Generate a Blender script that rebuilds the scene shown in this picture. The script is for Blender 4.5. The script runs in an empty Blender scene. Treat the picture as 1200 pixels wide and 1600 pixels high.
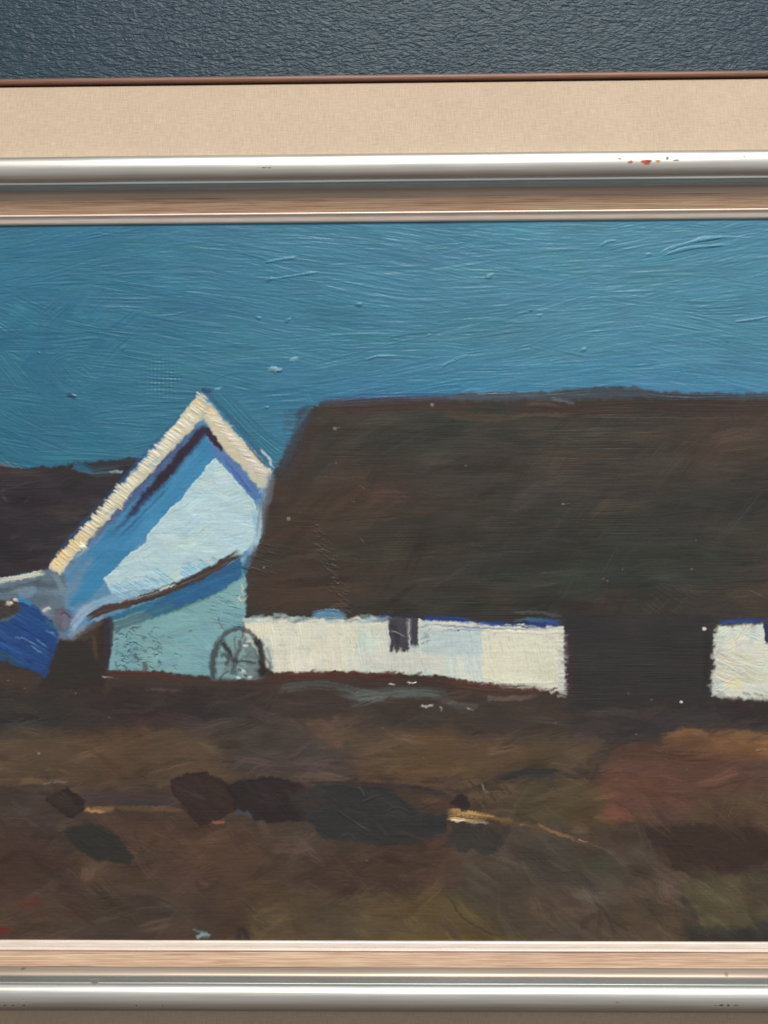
# A framed oil painting of low farm buildings, hanging on a dark slate blue wall: close view.
import bpy, math
import numpy as np

# ------------------------------------------------------------------ camera, world, light, exposure
PX = 0.0004                     # metres per unit of the frontal drawing (0.4 mm)
CAM_D = 1716.0                  # camera distance in drawing units
YAW, ROLL = 0.0180, -0.0044
ZC = 1.50                       # height of the picture's middle above the floor


def W(x, y, h=0.0):
    """drawing unit (x right, y down, h out of the canvas) -> world metres"""
    return ((x - 600) * PX, -h * PX, ZC + (800 - y) * PX)


sc = bpy.context.scene
col = sc.collection
cam_d = bpy.data.cameras.new('camera')
cam = bpy.data.objects.new('camera', cam_d)
col.objects.link(cam)
sc.camera = cam
_F = np.array([-math.sin(YAW), 0, -math.cos(YAW)])
_R0 = np.array([math.cos(YAW), 0, -math.sin(YAW)])
_U0 = np.array([0, 1.0, 0])
_R = _R0 * math.cos(ROLL) + _U0 * math.sin(ROLL)
_U = -_R0 * math.sin(ROLL) + _U0 * math.cos(ROLL)
CPOS = np.array([600 + CAM_D * math.sin(YAW), 800, CAM_D * math.cos(YAW)])    # x, y down, h
from mathutils import Matrix, Vector


def _wv(v):                     # (x right, y up, z toward viewer) -> world
    return Vector((v[0], -v[2], v[1]))


m = Matrix.Identity(4)
for i, v in enumerate((_R, _U, -_F)):
    w = _wv(v)
    m[0][i], m[1][i], m[2][i] = w
m[0][3], m[1][3], m[2][3] = W(CPOS[0], CPOS[1], CPOS[2])
cam.matrix_world = m
cam_d.sensor_fit = 'VERTICAL'
cam_d.angle_y = 2 * math.atan(800 / CAM_D)
cam_d.clip_start, cam_d.clip_end = 0.02, 50

world = bpy.data.worlds.new('World')
sc.world = world
world.use_nodes = True
wt = world.node_tree
bg = wt.nodes['Background']                     # the room: pale ceiling and far walls, brown floor
_tc = wt.nodes.new('ShaderNodeTexCoord'); _sx = wt.nodes.new('ShaderNodeSeparateXYZ'); _mr = wt.nodes.new('ShaderNodeMapRange')
_rp = wt.nodes.new('ShaderNodeValToRGB')
_mr.inputs['From Min'].default_value = -1
wt.links.new(_tc.outputs['Generated'], _sx.inputs[0]); wt.links.new(_sx.outputs[2], _mr.inputs['Value']); wt.links.new(_mr.outputs[0], _rp.inputs[0])
_el = _rp.color_ramp.elements
_el[0].position, _el[0].color = .06, (.25, .16, .115, 1)
_el[1].position, _el[1].color = .90, (.60, .61, .62, 1)
for _p, _c in ((.20, (.32, .27, .23, 1)), (.34, (.74, .71, .67, 1)), (.62, (.76, .77, .78, 1))):
    _e = _el.new(_p); _e.color = _c
wt.links.new(_rp.outputs[0], bg.inputs[0])
bg.inputs[1].default_value = 0.50


def lamp(name, loc, aim, sx, sy, power, colour):
    d = bpy.data.lights.new(name, 'AREA')
    d.shape, d.size, d.size_y, d.energy, d.color = 'RECTANGLE', sx, sy, power, colour
    o = bpy.data.objects.new(name, d)
    col.objects.link(o)
    o.location = loc
    o.rotation_euler = (Vector(aim) - Vector(loc)).to_track_quat('-Z', 'Y').to_euler()
    return o


lamp('ceiling_lamp', (0.2, -1.55, ZC + 1.95), (0.0, 0, ZC), 1.4, 0.42, 60, (1.0, 0.965, 0.90))
lamp('window_light', (1.9, -1.9, ZC + 0.5), (0.0, 0, ZC), 0.8, 1.2, 5, (0.88, 0.95, 1.0))

sc.view_settings.view_transform = 'Standard'
sc.view_settings.look = 'None'
sc.view_settings.exposure = 0
sc.view_settings.gamma = 1
sc.view_settings.use_curve_mapping = False

# ------------------------------------------------------------------ the painter (numpy only)
# PAINTER-BEGIN
X0, X1, Y0, Y1 = -200, 1400, 340, 1478
NX, NY = X1 - X0 + 1, Y1 - Y0 + 1
rng = np.random.default_rng(11)


def i2p(u, v):
    """a point seen at (u, v) on the 1200 x 1600 photograph -> drawing units on the canvas"""
    u = np.asarray(u, float); v = np.asarray(v, float)
    d = (_F[None] * CAM_D + _R[None] * (u.reshape(-1, 1) - 600) + _U[None] * (800 - v.reshape(-1, 1)))
    t = -CPOS[2] / d[:, 2]
    return CPOS[0] + d[:, 0] * t, CPOS[1] - d[:, 1] * t


def P(pts):
    a = np.asarray(pts, float)
    x, y = i2p(a[:, 0], a[:, 1])
    return np.stack([x, y], 1)


def lin(c):
    c = np.asarray(c, float) / 255
    return np.where(c <= .04045, c / 12.92, ((c + .055) / 1.055) ** 2.4)


def vnoise(ny, nx, sy, sx, seed=None):
    """smooth value noise in about -1..1, cells of sy by sx"""
    r = rng if seed is None else np.random.default_rng(seed)
    gy, gx = int(ny / sy) + 4, int(nx / sx) + 4
    g = r.uniform(-1, 1, (gy, gx))
    y = np.arange(ny) / sy + r.uniform(0, 1); x = np.arange(nx) / sx + r.uniform(0, 1)
    iy = y.astype(int); ix = x.astype(int)
    fy = (y - iy); fx = (x - ix)
    fy = fy * fy * (3 - 2 * fy); fx = fx * fx * (3 - 2 * fx)
    a = g[iy] * (1 - fy)[:, None] + g[iy + 1] * fy[:, None]
    return a[:, ix] * (1 - fx)[None] + a[:, ix + 1] * fx[None]


def fbm(ny, nx, sy, sx, n=4):
    o = np.zeros((ny, nx)); a, t = 1.0, 0
    for _ in range(n):
        if sy < 1 or sx < 1: break
        o += a * vnoise(ny, nx, sy, sx); t += a; a *= .55; sy /= 2; sx /= 2
    return o / t * 1.5


C = np.zeros((NY, NX, 3)); Hh = np.zeros((NY, NX)); RG = np.zeros((NY, NX), np.int8)
RO = np.full((NY, NX), .42)
ROUGH = fbm(NY, NX, 14, 14, 3); ROUGH2 = fbm(NY, NX, 5, 5, 2)
YY, XX = np.mgrid[Y0:Y1 + 1, X0:X1 + 1].astype(float)
SKY, ROOF, WALL, GABLE, TRIM, LOWALL, FIELD, BARN, TUB, WHEEL, DOOR, WINDOW = range(12)


def sdist(poly, bx0, bx1, by0, by1):
    x = XX[by0:by1, bx0:bx1]; y = YY[by0:by1, bx0:bx1]
    d = np.full(x.shape, 1e9); ins = np.zeros(x.shape, bool)
    n = len(poly)
    for i in range(n):
        a, b = poly[i], poly[(i + 1) % n]
        ex, ey = b - a
        L = ex * ex + ey * ey + 1e-9
        t = np.clip(((x - a[0]) * ex + (y - a[1]) * ey) / L, 0, 1)
        d = np.minimum(d, (x - a[0] - t * ex) ** 2 + (y - a[1] - t * ey) ** 2)
        c = (a[1] > y) != (b[1] > y)
        xi = a[0] + (y - a[1]) * ex / (ey if abs(ey) > 1e-9 else 1e-9)
        ins ^= c & (x < xi)
    d = np.sqrt(d)
    return np.where(ins, -d, d)


def fill(pts, c, soft=2., rough=2., alpha=1., region=None, cvar=.05, vs=(14, 40), ro=None, h=None, lip=0., rf=1.):
    """a flat of colour with an uneven edge: soft = blend width, rough = edge wander, lip = ridge along the edge"""
    p = P(pts); m_ = soft + rough * 2 + 3
    bx0 = int(max(0, p[:, 0].min() - m_ - X0)); bx1 = int(min(NX, p[:, 0].max() + m_ - X0 + 1))
    by0 = int(max(0, p[:, 1].min() - m_ - Y0)); by1 = int(min(NY, p[:, 1].max() + m_ - Y0 + 1))
    if bx1 <= bx0 or by1 <= by0: return
    s = sdist(p, bx0, bx1, by0, by1)
    s = s + rough * ROUGH[by0:by1, bx0:bx1] + rf * min(rough, 2) * .5 * ROUGH2[by0:by1, bx0:bx1]
    t = np.clip(.5 - s / (2 * soft), 0, 1)
    a = (t * t * (3 - 2 * t)) * alpha
    sh = a.shape
    k = lin(c)[None, None] * (1 + cvar * fbm(sh[0], sh[1], vs[0], vs[1], 3))[..., None]
    tint = vnoise(sh[0], sh[1], 30, 50)[..., None] * np.array([.6, 0, -.6]) * cvar
    k = k * (1 + tint)
    C[by0:by1, bx0:bx1] = C[by0:by1, bx0:bx1] * (1 - a[..., None]) + k * a[..., None]
    if ro is not None: RO[by0:by1, bx0:bx1] += (ro - RO[by0:by1, bx0:bx1]) * a
    if h is not None: Hh[by0:by1, bx0:bx1] += (h - Hh[by0:by1, bx0:bx1]) * a
    if lip: Hh[by0:by1, bx0:bx1] += lip * np.exp(-((s + 2) / 1.8) ** 2) * (.6 + .4 * ROUGH2[by0:by1, bx0:bx1])
    if region is not None: RG[by0:by1, bx0:bx1][t * alpha > .5] = region


def curve(p, step=.6):
    """Catmull-Rom through p, sampled every `step`"""
    p = np.asarray(p, float)
    if len(p) == 2:
        q = p
    else:
        e = np.vstack([2 * p[0] - p[1], p, 2 * p[-1] - p[-2]])
        o = []
        for i in range(1, len(e) - 2):
            t = np.linspace(0, 1, 24, endpoint=False)[:, None]
            a, b, c_, d = e[i - 1], e[i], e[i + 1], e[i + 2]
            o.append(.5 * (2 * b + (c_ - a) * t + (2 * a - 5 * b + 4 * c_ - d) * t ** 2 + (3 * b - a - 3 * c_ + d) * t ** 3))
        q = np.vstack(o + [p[-1:]])
    s = np.r_[0, np.cumsum(np.hypot(*np.diff(q, axis=0).T))]
    n = max(3, int(s[-1] / step))
    ss = np.linspace(0, s[-1], n)
    return np.stack([np.interp(ss, s, q[:, 0]), np.interp(ss, s, q[:, 1])], 1), s[-1]


def stroke(pts, w, c, alpha=1., dry=.15, relief=.5, bristle=3., cvar=.06, edge=.18, region=None, c2=None,
           ridge=.0, base=0., ro=None, clip=None, img=True, taper=0., wob=.0, keep=.35, end=.12):
    """one pull of a bristle brush: colour, broken edges and the furrows the hairs leave"""
    p = P(pts) if img else np.asarray(pts, float)
    q, L = curve(p)
    n = len(q)
    tan = np.gradient(q, axis=0); tan /= np.hypot(tan[:, 0], tan[:, 1])[:, None] + 1e-9
    nor = np.stack([-tan[:, 1], tan[:, 0]], 1)
    m_ = max(5, int(w / .6))
    t = np.linspace(-1, 1, m_)
    s = np.linspace(0, 1, n)
    wid = w / 2 * np.ones(n)
    if taper: wid *= 1 - taper * np.abs(2 * s - 1) ** 2
    if wob: wid *= 1 + wob * vnoise(1, n, 1, 40)[0]
    x = q[:, 0, None] + nor[:, 0, None] * t[None] * wid[:, None]
    y = q[:, 1, None] + nor[:, 1, None] * t[None] * wid[:, None]
    ix = np.rint(x - X0).astype(int); iy = np.rint(y - Y0).astype(int)
    ok = (ix >= 0) & (ix < NX) & (iy >= 0) & (iy < NY)
    br = vnoise(n, m_, 120, bristle / .6) * .7 + vnoise(n, m_, 60, max(1.2, bristle * .45 / .6)) * .5
    hair = vnoise(1, m_, 1, bristle / .6)[0]
    e0 = end * (1 + .9 * hair); e1 = end * (1 + .9 * vnoise(1, m_, 1, bristle / .6)[0])
    fade = np.clip(s[:, None] / (e0[None] + .01), 0, 1) * np.clip((1 - s[:, None]) / (e1[None] * 1.6 + .01), 0, 1)
    te = 1 - np.abs(t)
    body = np.clip((te[None] + .10 * vnoise(n, m_, 25, 4)) / edge, 0, 1)
    a = alpha * body * fade
    if dry:
        load = .5 - dry * (.6 + .9 * s[:, None])
        a = a * np.clip((br * .5 + load) * 4 + .5, 0, 1)
    jx, jy = ix[ok], iy[ok]
    a = a[ok]
    if clip is not None: a = a * clip[jy, jx]
    k = lin(c)[None, None] * (1 + cvar * br)[..., None]
    if c2 is not None:
        mixv = np.clip(.5 + .8 * vnoise(n, m_, 200, 2 * bristle / .6), 0, 1)[..., None]
        k = k * (1 - mixv) + lin(c2) * mixv
    k = k[ok]
    old = C[jy, jx]
    C[jy, jx] = old * (1 - a[:, None]) + k * a[:, None]
    hn = base + relief * br
    if ridge: hn = hn + ridge * (np.exp(-((np.abs(t) - .86) / .1) ** 2))[None] + ridge * .6 * np.exp(-((1 - s) / .06) ** 2)[:, None]
    hn = hn[ok]
    oh = Hh[jy, jx]
    Hh[jy, jx] = oh * (1 - a * (1 - keep)) + hn * a
    if ro is not None: RO[jy, jx] += (ro - RO[jy, jx]) * a
    if region is not None:
        b = a > .5
        RG[jy[b], jx[b]] = region


def blob(u, v, r, c=None, h=2., ecc=1.6, ang=0., region=None):
    """a speck of thick paint"""
    (x, y), = P([(u, v)])
    R_ = int(r * 2.5 + 2)
    cx, cy = int(round(x - X0)), int(round(y - Y0))
    sl = (slice(max(0, cy - R_), cy + R_ + 1), slice(max(0, cx - R_), cx + R_ + 1))
    dx = XX[sl] - x; dy = YY[sl] - y
    ca, sa = math.cos(ang), math.sin(ang)
    d = np.hypot((dx * ca + dy * sa) / ecc, -dx * sa + dy * ca) / r * (1 + .25 * ROUGH2[sl])
    g = np.clip(1.3 - d, 0, 1); g = g * g * (3 - 2 * g)
    Hh[sl] += h * g
    if c is not None:
        a = np.clip(g * 1.6, 0, 1)[..., None]
        C[sl] = C[sl] * (1 - a) + lin(c) * a


def jit(c, v=5):
    return tuple(np.clip(np.asarray(c) + rng.normal(0, v, 3) * .5 + rng.normal(0, v), 4, 250))


def srgb(c0):
    return np.clip(np.where(c0 <= .0031308, c0 * 12.92, 1.055 * c0 ** (1 / 2.4) - .055) * 255, 5, 250)


def drybrush(n, box, reg_, dirs, lo=.80, hi=1.24, w=(7, 24), L=(26, 110), alpha=.55, tint=3., relief=.35):
    # broken second-layer pulls: each takes the tone below it, a little lighter or darker
    clp = (RG == reg_).astype(float)
    for k in range(n):
        u = rng.uniform(box[0], box[2]); v = rng.uniform(box[1], box[3])
        (x_, y_), = P([(u, v)])
        jx_, jy_ = int(np.clip(x_ - X0, 0, NX - 1)), int(np.clip(y_ - Y0, 0, NY - 1))
        if RG[jy_, jx_] != reg_: continue
        c = srgb(C[jy_, jx_])
        if c.max() > 125: continue
        c = c * (rng.uniform(lo, .97) if rng.random() < .5 else rng.uniform(1.03, hi))
        th = dirs(u, v); l_ = rng.uniform(*L) / 2
        dx, dy = math.cos(th) * l_, math.sin(th) * l_
        stroke([(u - dx, v - dy), (u + rng.normal(0, 3), v + rng.normal(0, 3)), (u + dx, v + dy)], rng.uniform(*w), jit(c, tint), alpha=alpha * rng.uniform(.6, 1.2), dry=rng.uniform(.25, .6), relief=relief * rng.uniform(.5, 1.5), bristle=rng.uniform(1.6, 2.8), cvar=.12, edge=.3, end=.3, clip=clp, taper=.3)


# ---- sky
def sky_col(u, v):
    """the painted sky: petrol blue on the left, paler and greyer to the right (pigment plus painted-in light), bluer along the roof ridge"""
    k = np.clip((u - 100) / 800, 0, 1)
    c = np.array([48, 111, 139]) * (1 - k) + np.array([71, 130, 155]) * k  # paler right end: part pigment, part light put into the colour
    b = np.clip((v - 540) / 70, 0, 1) * np.clip((u - 350) / 250, 0, 1)
    return c * (1 - .55 * b) + np.array([56, 124, 165]) * .55 * b


for gu in range(-220, 1440, 110):
    for gv in range(320, 1000, 60):
        fill([(gu - 10, gv - 10), (gu + 130, gv - 10), (gu + 130, gv + 80), (gu - 10, gv + 80)], sky_col(gu + 55, gv + 30), soft=14, rough=10, region=SKY, cvar=.05, ro=.36)
RG[:] = SKY
for k in range(1150):
    u = rng.uniform(-220, 1420); v = rng.uniform(335, 760)
    if v > 640 and u > 520: v = rng.uniform(340, 635)
    L = rng.uniform(70, 230); w = rng.uniform(16, 44)
    th = .15 * math.sin(u / 170. + v / 90.) + rng.normal(0, .08)
    bend = rng.normal(0, .045)
    if 60 < u < 240 and 560 < v < 680:                 # swirl left of the gable
        th = .75 - (u - 60) / 130.; L = rng.uniform(40, 90); bend = -.35
    if u < 40 and v > 440: th = .5 + rng.normal(0, .15); L *= .6
    if 40 < u < 200 and 440 < v < 590 and rng.random() < .5: th = -.85 + rng.normal(0, .1); L = rng.uniform(60, 140)
    dx, dy = math.cos(th) * L / 2, math.sin(th) * L / 2
    thin = rng.random() < .33
    c = jit(sky_col(u, v), 4.0)
    stroke([(u - dx, v - dy), (u - dy * bend * 2, v + dx * bend), (u + dx, v + dy)], w, c, alpha=.75 if not thin else .45,
           dry=.10 if not thin else .3, relief=rng.uniform(.3, .8), bristle=rng.uniform(1.9, 3.2), cvar=.06, edge=.25, ridge=.0 if rng.random() < .8 else .4, ro=.43, end=.2)
# diagonal pulls beside the right slope of the gable
for k in range(7):
    o = k * 5
    stroke([(322 + o, 612 + o * .1), (372 + o, 668), (428 + o * .9, 735 - o)], 12, jit(sky_col(330, 640), 4), alpha=.8, dry=.1, relief=.55, bristle=3.2, cvar=.05, ridge=.3)
# darker slanting passages at left
for pts, w in (([(128, 448), (90, 510), (40, 575)], 26), ([(190, 500), (120, 570), (75, 600)], 20), ([(60, 480), (20, 520), (-30, 560)], 30)):
    stroke(pts, w, (38, 100, 134), alpha=.45, dry=.15, relief=.12, bristle=4, cvar=.03, edge=.6)
# marked furrows that catch the light
for k in range(210):
    u = rng.uniform(-150, 1380); v = rng.uniform(350, 606)
    if rng.random() < .25: u, v = rng.uniform(0, 440), rng.uniform(600, 715)
    if 280 < u < 460 and v > 590: continue
    L = rng.uniform(60, 190); th = .13 * math.sin(u / 150. + v / 80.) + rng.normal(0, .1)
    dx, dy = math.cos(th) * L / 2, math.sin(th) * L / 2
    stroke([(u - dx, v - dy), (u, v + rng.normal(0, 1.6)), (u + dx, v + dy)], rng.uniform(10, 26), jit(sky_col(u, v) + 1, 2), alpha=.6, dry=.12, relief=rng.uniform(.5, .95),
           bristle=rng.uniform(1.9, 2.8), cvar=.03, edge=.4, taper=.3, end=.25)
for k in range(16):                                        # arcs of the swirl
    r = rng.uniform(25, 95); a0 = rng.uniform(1.0, 2.6); cx, cy = 150, 545
    aa = np.linspace(a0, a0 + rng.uniform(.4, .8), 4)
    stroke([(cx + r * 1.1 * math.cos(a), cy + r * math.sin(a)) for a in aa], 9, jit(sky_col(130, 620) + 2, 2), alpha=.5, dry=.15, relief=.9, bristle=2.4, cvar=.03, edge=.4, taper=.3, end=.25)
# weave of the canvas showing through
(wx, wy), = P([(252, 590)])
msk = np.exp(-(((XX - wx) / 30) ** 2 + ((YY - wy) / 34) ** 2) ** 2)
Hh += msk * .55 * (np.sin(XX * 1.0) * .5 + np.sin(YY * 1.15) * .6) * (.6 + .6 * ROUGH)
# thick ridges and specks
for pts, w, h in (([(1030, 398), (1060, 384), (1110, 374), (1152, 370)], 9, 2.0), ([(1034, 400), (1078, 388), (1145, 382)], 9, 2.2), ([(1075, 378), (1110, 371), (1180, 372)], 6, 1.3),
                  ([(1148, 503), (1175, 500), (1205, 495)], 6, 1.8), ([(570, 563), (590, 557), (622, 558)], 7, 1.7), ([(690, 573), (712, 562), (736, 553)], 7, 1.6),
                  ([(414, 410), (440, 405), (465, 402)], 6, 1.2), ([(418, 436), (440, 434), (500, 425)], 5, 1.2), ([(938, 385), (950, 378), (965, 376)], 6, 1.2)):
    stroke(pts, w, sky_col(pts[0][0], pts[0][1]) * 1.06, alpha=.8, dry=.22, relief=1.0, bristle=2.4, base=h * .8, edge=.7, cvar=.03, taper=.4, wob=.5)
for u, v, r, h, c in ((428, 577, 6, 2.6, (112, 160, 172)), (436, 579, 4, 1.5, None), (459, 562, 5, 1.7, (95, 152, 172)), (450, 500, 4, 1.6, None), (404, 497, 3.5, 1.5, None), (421, 436, 4, 1.3, None),
                      (764, 432, 5, 1.7, None), (561, 476, 4, 1.4, (52, 108, 138)), (912, 546, 3.6, 1.7, None), (844, 493, 3.5, 1.3, None), (1014, 397, 3.5, 1.5, None), (112, 618, 5, 1.8, (36, 82, 112)),
                      (191, 544, 4, 1.3, None), (416, 637, 3.5, 1.5, None), (1136, 534, 2.2, .8, (50, 90, 110)), (830, 485, 2, .7, (50, 90, 110)), (60, 551, 2.5, 1, None), (340, 608, 4, 1.3, (95, 150, 175)), (670, 524, 2.5, 1.1, None)):
    blob(u, v, r * .72, c, h * .7, 2.1, rng.uniform(-.5, .3))

# ---- under-coat: dark earth wherever buildings and ground will go
fill([(530, 720), (530, 640), (1410, 625), (1410, 1490), (-210, 1490), (-210, 1000), (380, 1000), (385, 900)], (58, 50, 46), soft=3, rough=2, region=FIELD)
fill([(60, 880), (120, 880), (135, 940), (120, 1010), (70, 1010)], (112, 122, 140), soft=6, rough=3, region=GABLE)
# ---- low barn at the left
fill([(-210, 726), (0, 728), (40, 732), (130, 722), (200, 717), (222, 716), (205, 780), (120, 880), (75, 892), (0, 903), (-210, 925)], (46, 41, 47), soft=3, rough=3, region=BARN, cvar=.12, ro=.42, h=.3)
for k in range(60):
    u = rng.uniform(-200, 190); v = rng.uniform(735, 890); L = rng.uniform(40, 120); th = rng.normal(-.15, .15)
    dx, dy = math.cos(th) * L / 2, math.sin(th) * L / 2
    cl = (RG == BARN).astype(float)
    stroke([(u - dx, v - dy), (u + dx, v + dy)], rng.uniform(14, 34), jit([(46, 41, 48), (52, 47, 50), (42, 38, 42), (58, 50, 50)][k % 4], 2), alpha=.5, dry=.2, relief=.22, bristle=3.5, cvar=.08, clip=cl, edge=.4)
stroke([(-60, 734), (20, 738), (70, 738), (130, 732)], 13, (58, 46, 46), alpha=.7, dry=.15, relief=.3, region=BARN)
stroke([(132, 733), (165, 727), (222, 718)], 12, (58, 78, 92), alpha=.85, dry=.2, relief=.5, region=BARN, c2=(50, 52, 62))
stroke([(-20, 726), (15, 726), (45, 730)], 7, (98, 104, 108), alpha=.7, dry=.3, relief=.4)
stroke([(112, 727), (128, 731), (150, 737)], 14, (46, 110, 142), alpha=.8, dry=.2, relief=.4)
stroke([(135, 739), (170, 737), (196, 735)], 4, (78, 116, 132), alpha=.8, dry=.25, relief=.5)
stroke([(168, 738), (185, 737), (193, 735)], 5, (165, 185, 188), alpha=.6, dry=.3, relief=.5)
for u, v, du, dv in ((42, 780, 12, -12), (8, 780, 8, 14), (30, 835, 30, -12), (5, 765, 8, -8), (60, 850, 40, -25)):
    stroke([(u - du / 2, v - dv / 2), (u + du / 2, v + dv / 2)], 6, (92, 86, 90), alpha=.35, dry=.4, relief=.5, bristle=2.4)
drybrush(160, (-200, 735, 200, 890), BARN, lambda u, v: rng.normal(-.1, .15), lo=.75, hi=1.3, w=(8, 26))
# its wall: grey blue, under a bright eave line
fill([(-210, 925), (0, 905), (72, 890), (100, 880), (112, 905), (108, 960), (96, 985), (60, 955), (0, 950), (-210, 975)], (98, 117, 132), soft=4, rough=3, region=BARN, cvar=.10, ro=.45, h=.3)
for k in range(14):
    u = rng.uniform(30, 100); v = rng.uniform(912, 960)
    stroke([(u - 22, v + rng.normal(0, 4)), (u + 22, v + rng.normal(0, 4))], 10, jit([(104, 128, 148), (86, 102, 118), (122, 142, 158), (84, 92, 104)][k % 4], 4), alpha=.6, dry=.25, relief=.35, bristle=3, clip=(RG == BARN).astype(float))
stroke([(-200, 935), (-60, 918), (10, 910)], 10, (188, 192, 184), alpha=.9, dry=.2, relief=.9, bristle=3, region=BARN)
stroke([(-5, 907), (35, 902), (71, 893)], 10, (206, 208, 194), alpha=1, dry=.22, relief=1.0, bristle=3, base=.5, c2=(178, 190, 188), region=BARN, end=.05)
stroke([(-40, 925), (20, 920), (70, 905)], 8, (70, 76, 84), alpha=.6, dry=.2, relief=.3)
stroke([(28, 928), (45, 930), (58, 918)], 9, (120, 152, 178), alpha=.6, dry=.25, relief=.4)

# ---- ground under everything
fill([(-210, 1062), (0, 1050), (70, 1050), (160, 1045), (300, 1058), (420, 1058), (640, 1060), (880, 1076), (900, 1100), (1110, 1095), (1200, 1095), (1410, 1100), (1410, 1490), (-210, 1490)], (66, 54, 48), soft=5, rough=4, region=FIELD, cvar=.08, vs=(40, 90), ro=.36, h=0)
# ---- the long thatched roof
roof = [(490, 628), (560, 623), (700, 619), (800, 617), (900, 612), (975, 607), (1010, 611), (1060, 616), (1120, 617), (1410, 617), (1410, 975), (1115, 972), (884, 968), (800, 974), (600, 964), (450, 960), (380, 966), (376, 945), (384, 905), (400, 850), (414, 790), (430, 735), (472, 658), (488, 636)]
fill(roof, (57, 51, 47), soft=4, rough=3, region=ROOF, cvar=.07, vs=(30, 80), ro=.36, h=.1)
fill([(884, 960), (1114, 960), (1112, 1105), (886, 1105)], (50, 47, 48), soft=5, rough=3, region=DOOR, cvar=.06, ro=.36, h=.1)
clipR = (RG == ROOF).astype(float)
for k in range(330):
    u = rng.uniform(380, 1420); v = rng.uniform(640, 960); L = rng.uniform(80, 260); th = rng.normal(-.03, .07)
    if rng.random() < .15: th = rng.normal(-.8, .2); L *= .45
    dx, dy = math.cos(th) * L / 2, math.sin(th) * L / 2
    n_ = math.sin(u / 130. + 1) + math.sin(v / 55. + u / 240.)
    c = np.array((53, 55, 48)) if n_ > .5 else np.array((65, 57, 51)) if n_ > -.6 else np.array((74, 56, 47))
    stroke([(u - dx, v - dy), (u, v + rng.normal(0, 5)), (u + dx, v + dy)], rng.uniform(18, 46), jit(c, 2.0), alpha=.45, dry=.18, relief=.2, bristle=2.6, cvar=.05, edge=.7, clip=clipR, end=.3)
for pts, w, c, al in (([(700, 690), (840, 670), (1000, 660)], 70, (66, 55, 49), .5), ([(830, 750), (900, 720), (1000, 700)], 46, (66, 54, 46), .5), ([(560, 700), (640, 690), (740, 700)], 70, (48, 49, 45), .55),
                      ([(740, 690), (800, 680), (850, 690)], 40, (50, 50, 48), .5), ([(1000, 770), (1100, 780), (1220, 760)], 120, (55, 55, 51), .6), ([(1180, 700), (1300, 710), (1410, 700)], 130, (56, 56, 51), .5),
                      ([(830, 880), (900, 870), (1040, 890)], 70, (51, 51, 46), .6), ([(480, 880), (600, 860), (760, 850)], 90, (54, 51, 44), .5), ([(430, 880), (400, 920), (460, 940)], 46, (60, 48, 42), .6),
                      ([(925, 945), (960, 938), (1000, 942)], 36, (68, 48, 43), .75), ([(1110, 930), (1160, 925), (1260, 930)], 54, (64, 49, 43), .6), ([(700, 940), (780, 925), (830, 940)], 46, (60, 48, 42), .5),
                      ([(1085, 860), (1105, 800), (1130, 770)], 26, (48, 47, 45), .5), ([(1095, 850), (1120, 810), (1150, 800)], 16, (62, 48, 43), .5)):
    stroke(pts, w, np.array(c) * (1.12 if c[0] > 58 else .93), alpha=min(.85, al + .15), dry=.14, relief=.2, bristle=2.8, cvar=.07, edge=.9, clip=clipR, end=.3)
drybrush(900, (380, 630, 1405, 962), ROOF, lambda u, v: (rng.normal(-.03, .08) if rng.random() < .72 else rng.normal(-.75, .2)), lo=.74, hi=1.26, w=(8, 30), L=(40, 170), alpha=.5, tint=2.5)
fill([(492, 628), (560, 622), (700, 616), (800, 614), (900, 610), (975, 605), (1010, 608), (1060, 614), (1410, 615), (1410, 626), (1000, 622), (900, 623), (700, 628), (500, 634)], (68, 75, 86), soft=3, rough=2, alpha=.85, cvar=.2, vs=(4, 40))
# red brown ridge band and the light edge under it
for pts, w, c, al in (([(500, 640), (640, 634), (780, 632)], 24, (70, 52, 46), .8), ([(780, 636), (900, 640), (1010, 634)], 26, (66, 48, 43), .8), ([(1000, 634), (1100, 638), (1240, 636)], 26, (62, 47, 44), .8), ([(1200, 634), (1300, 636), (1405, 634)], 26, (64, 48, 44), .8),
                      ([(690, 645), (740, 652), (800, 652)], 16, (84, 66, 50), .6), ([(790, 652), (840, 648), (905, 650)], 7, (92, 78, 68), .55), ([(900, 651), (1060, 653), (1200, 652)], 4, (82, 72, 66), .45), ([(820, 632), (850, 628), (880, 634)], 12, (96, 84, 78), .4)):
    stroke(pts, w, c, alpha=al, dry=.15, relief=.3, bristle=3, cvar=.08, edge=.35, clip=clipR, end=.15)
for pts, w, c, al in (([(496, 630), (600, 623), (700, 621)], 9, (70, 72, 84), .7), ([(690, 620), (780, 618), (860, 617)], 9, (76, 82, 92), .85), ([(850, 617), (930, 611), (1000, 610)], 14, (66, 72, 82), .85), ([(1000, 614), (1080, 618), (1200, 618)], 8, (58, 66, 78), .8), ([(1190, 618), (1300, 617), (1405, 618)], 8, (60, 66, 78), .8),
                      ([(500, 622), (600, 618), (720, 615)], 5, (52, 98, 140), .7), ([(860, 622), (885, 626), (900, 630)], 5, (105, 112, 118), .5)):
    stroke(pts, w + 3, c, alpha=min(1, al + .15), dry=.2, relief=.6, bristle=2.2, cvar=.14, edge=.5)
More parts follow.
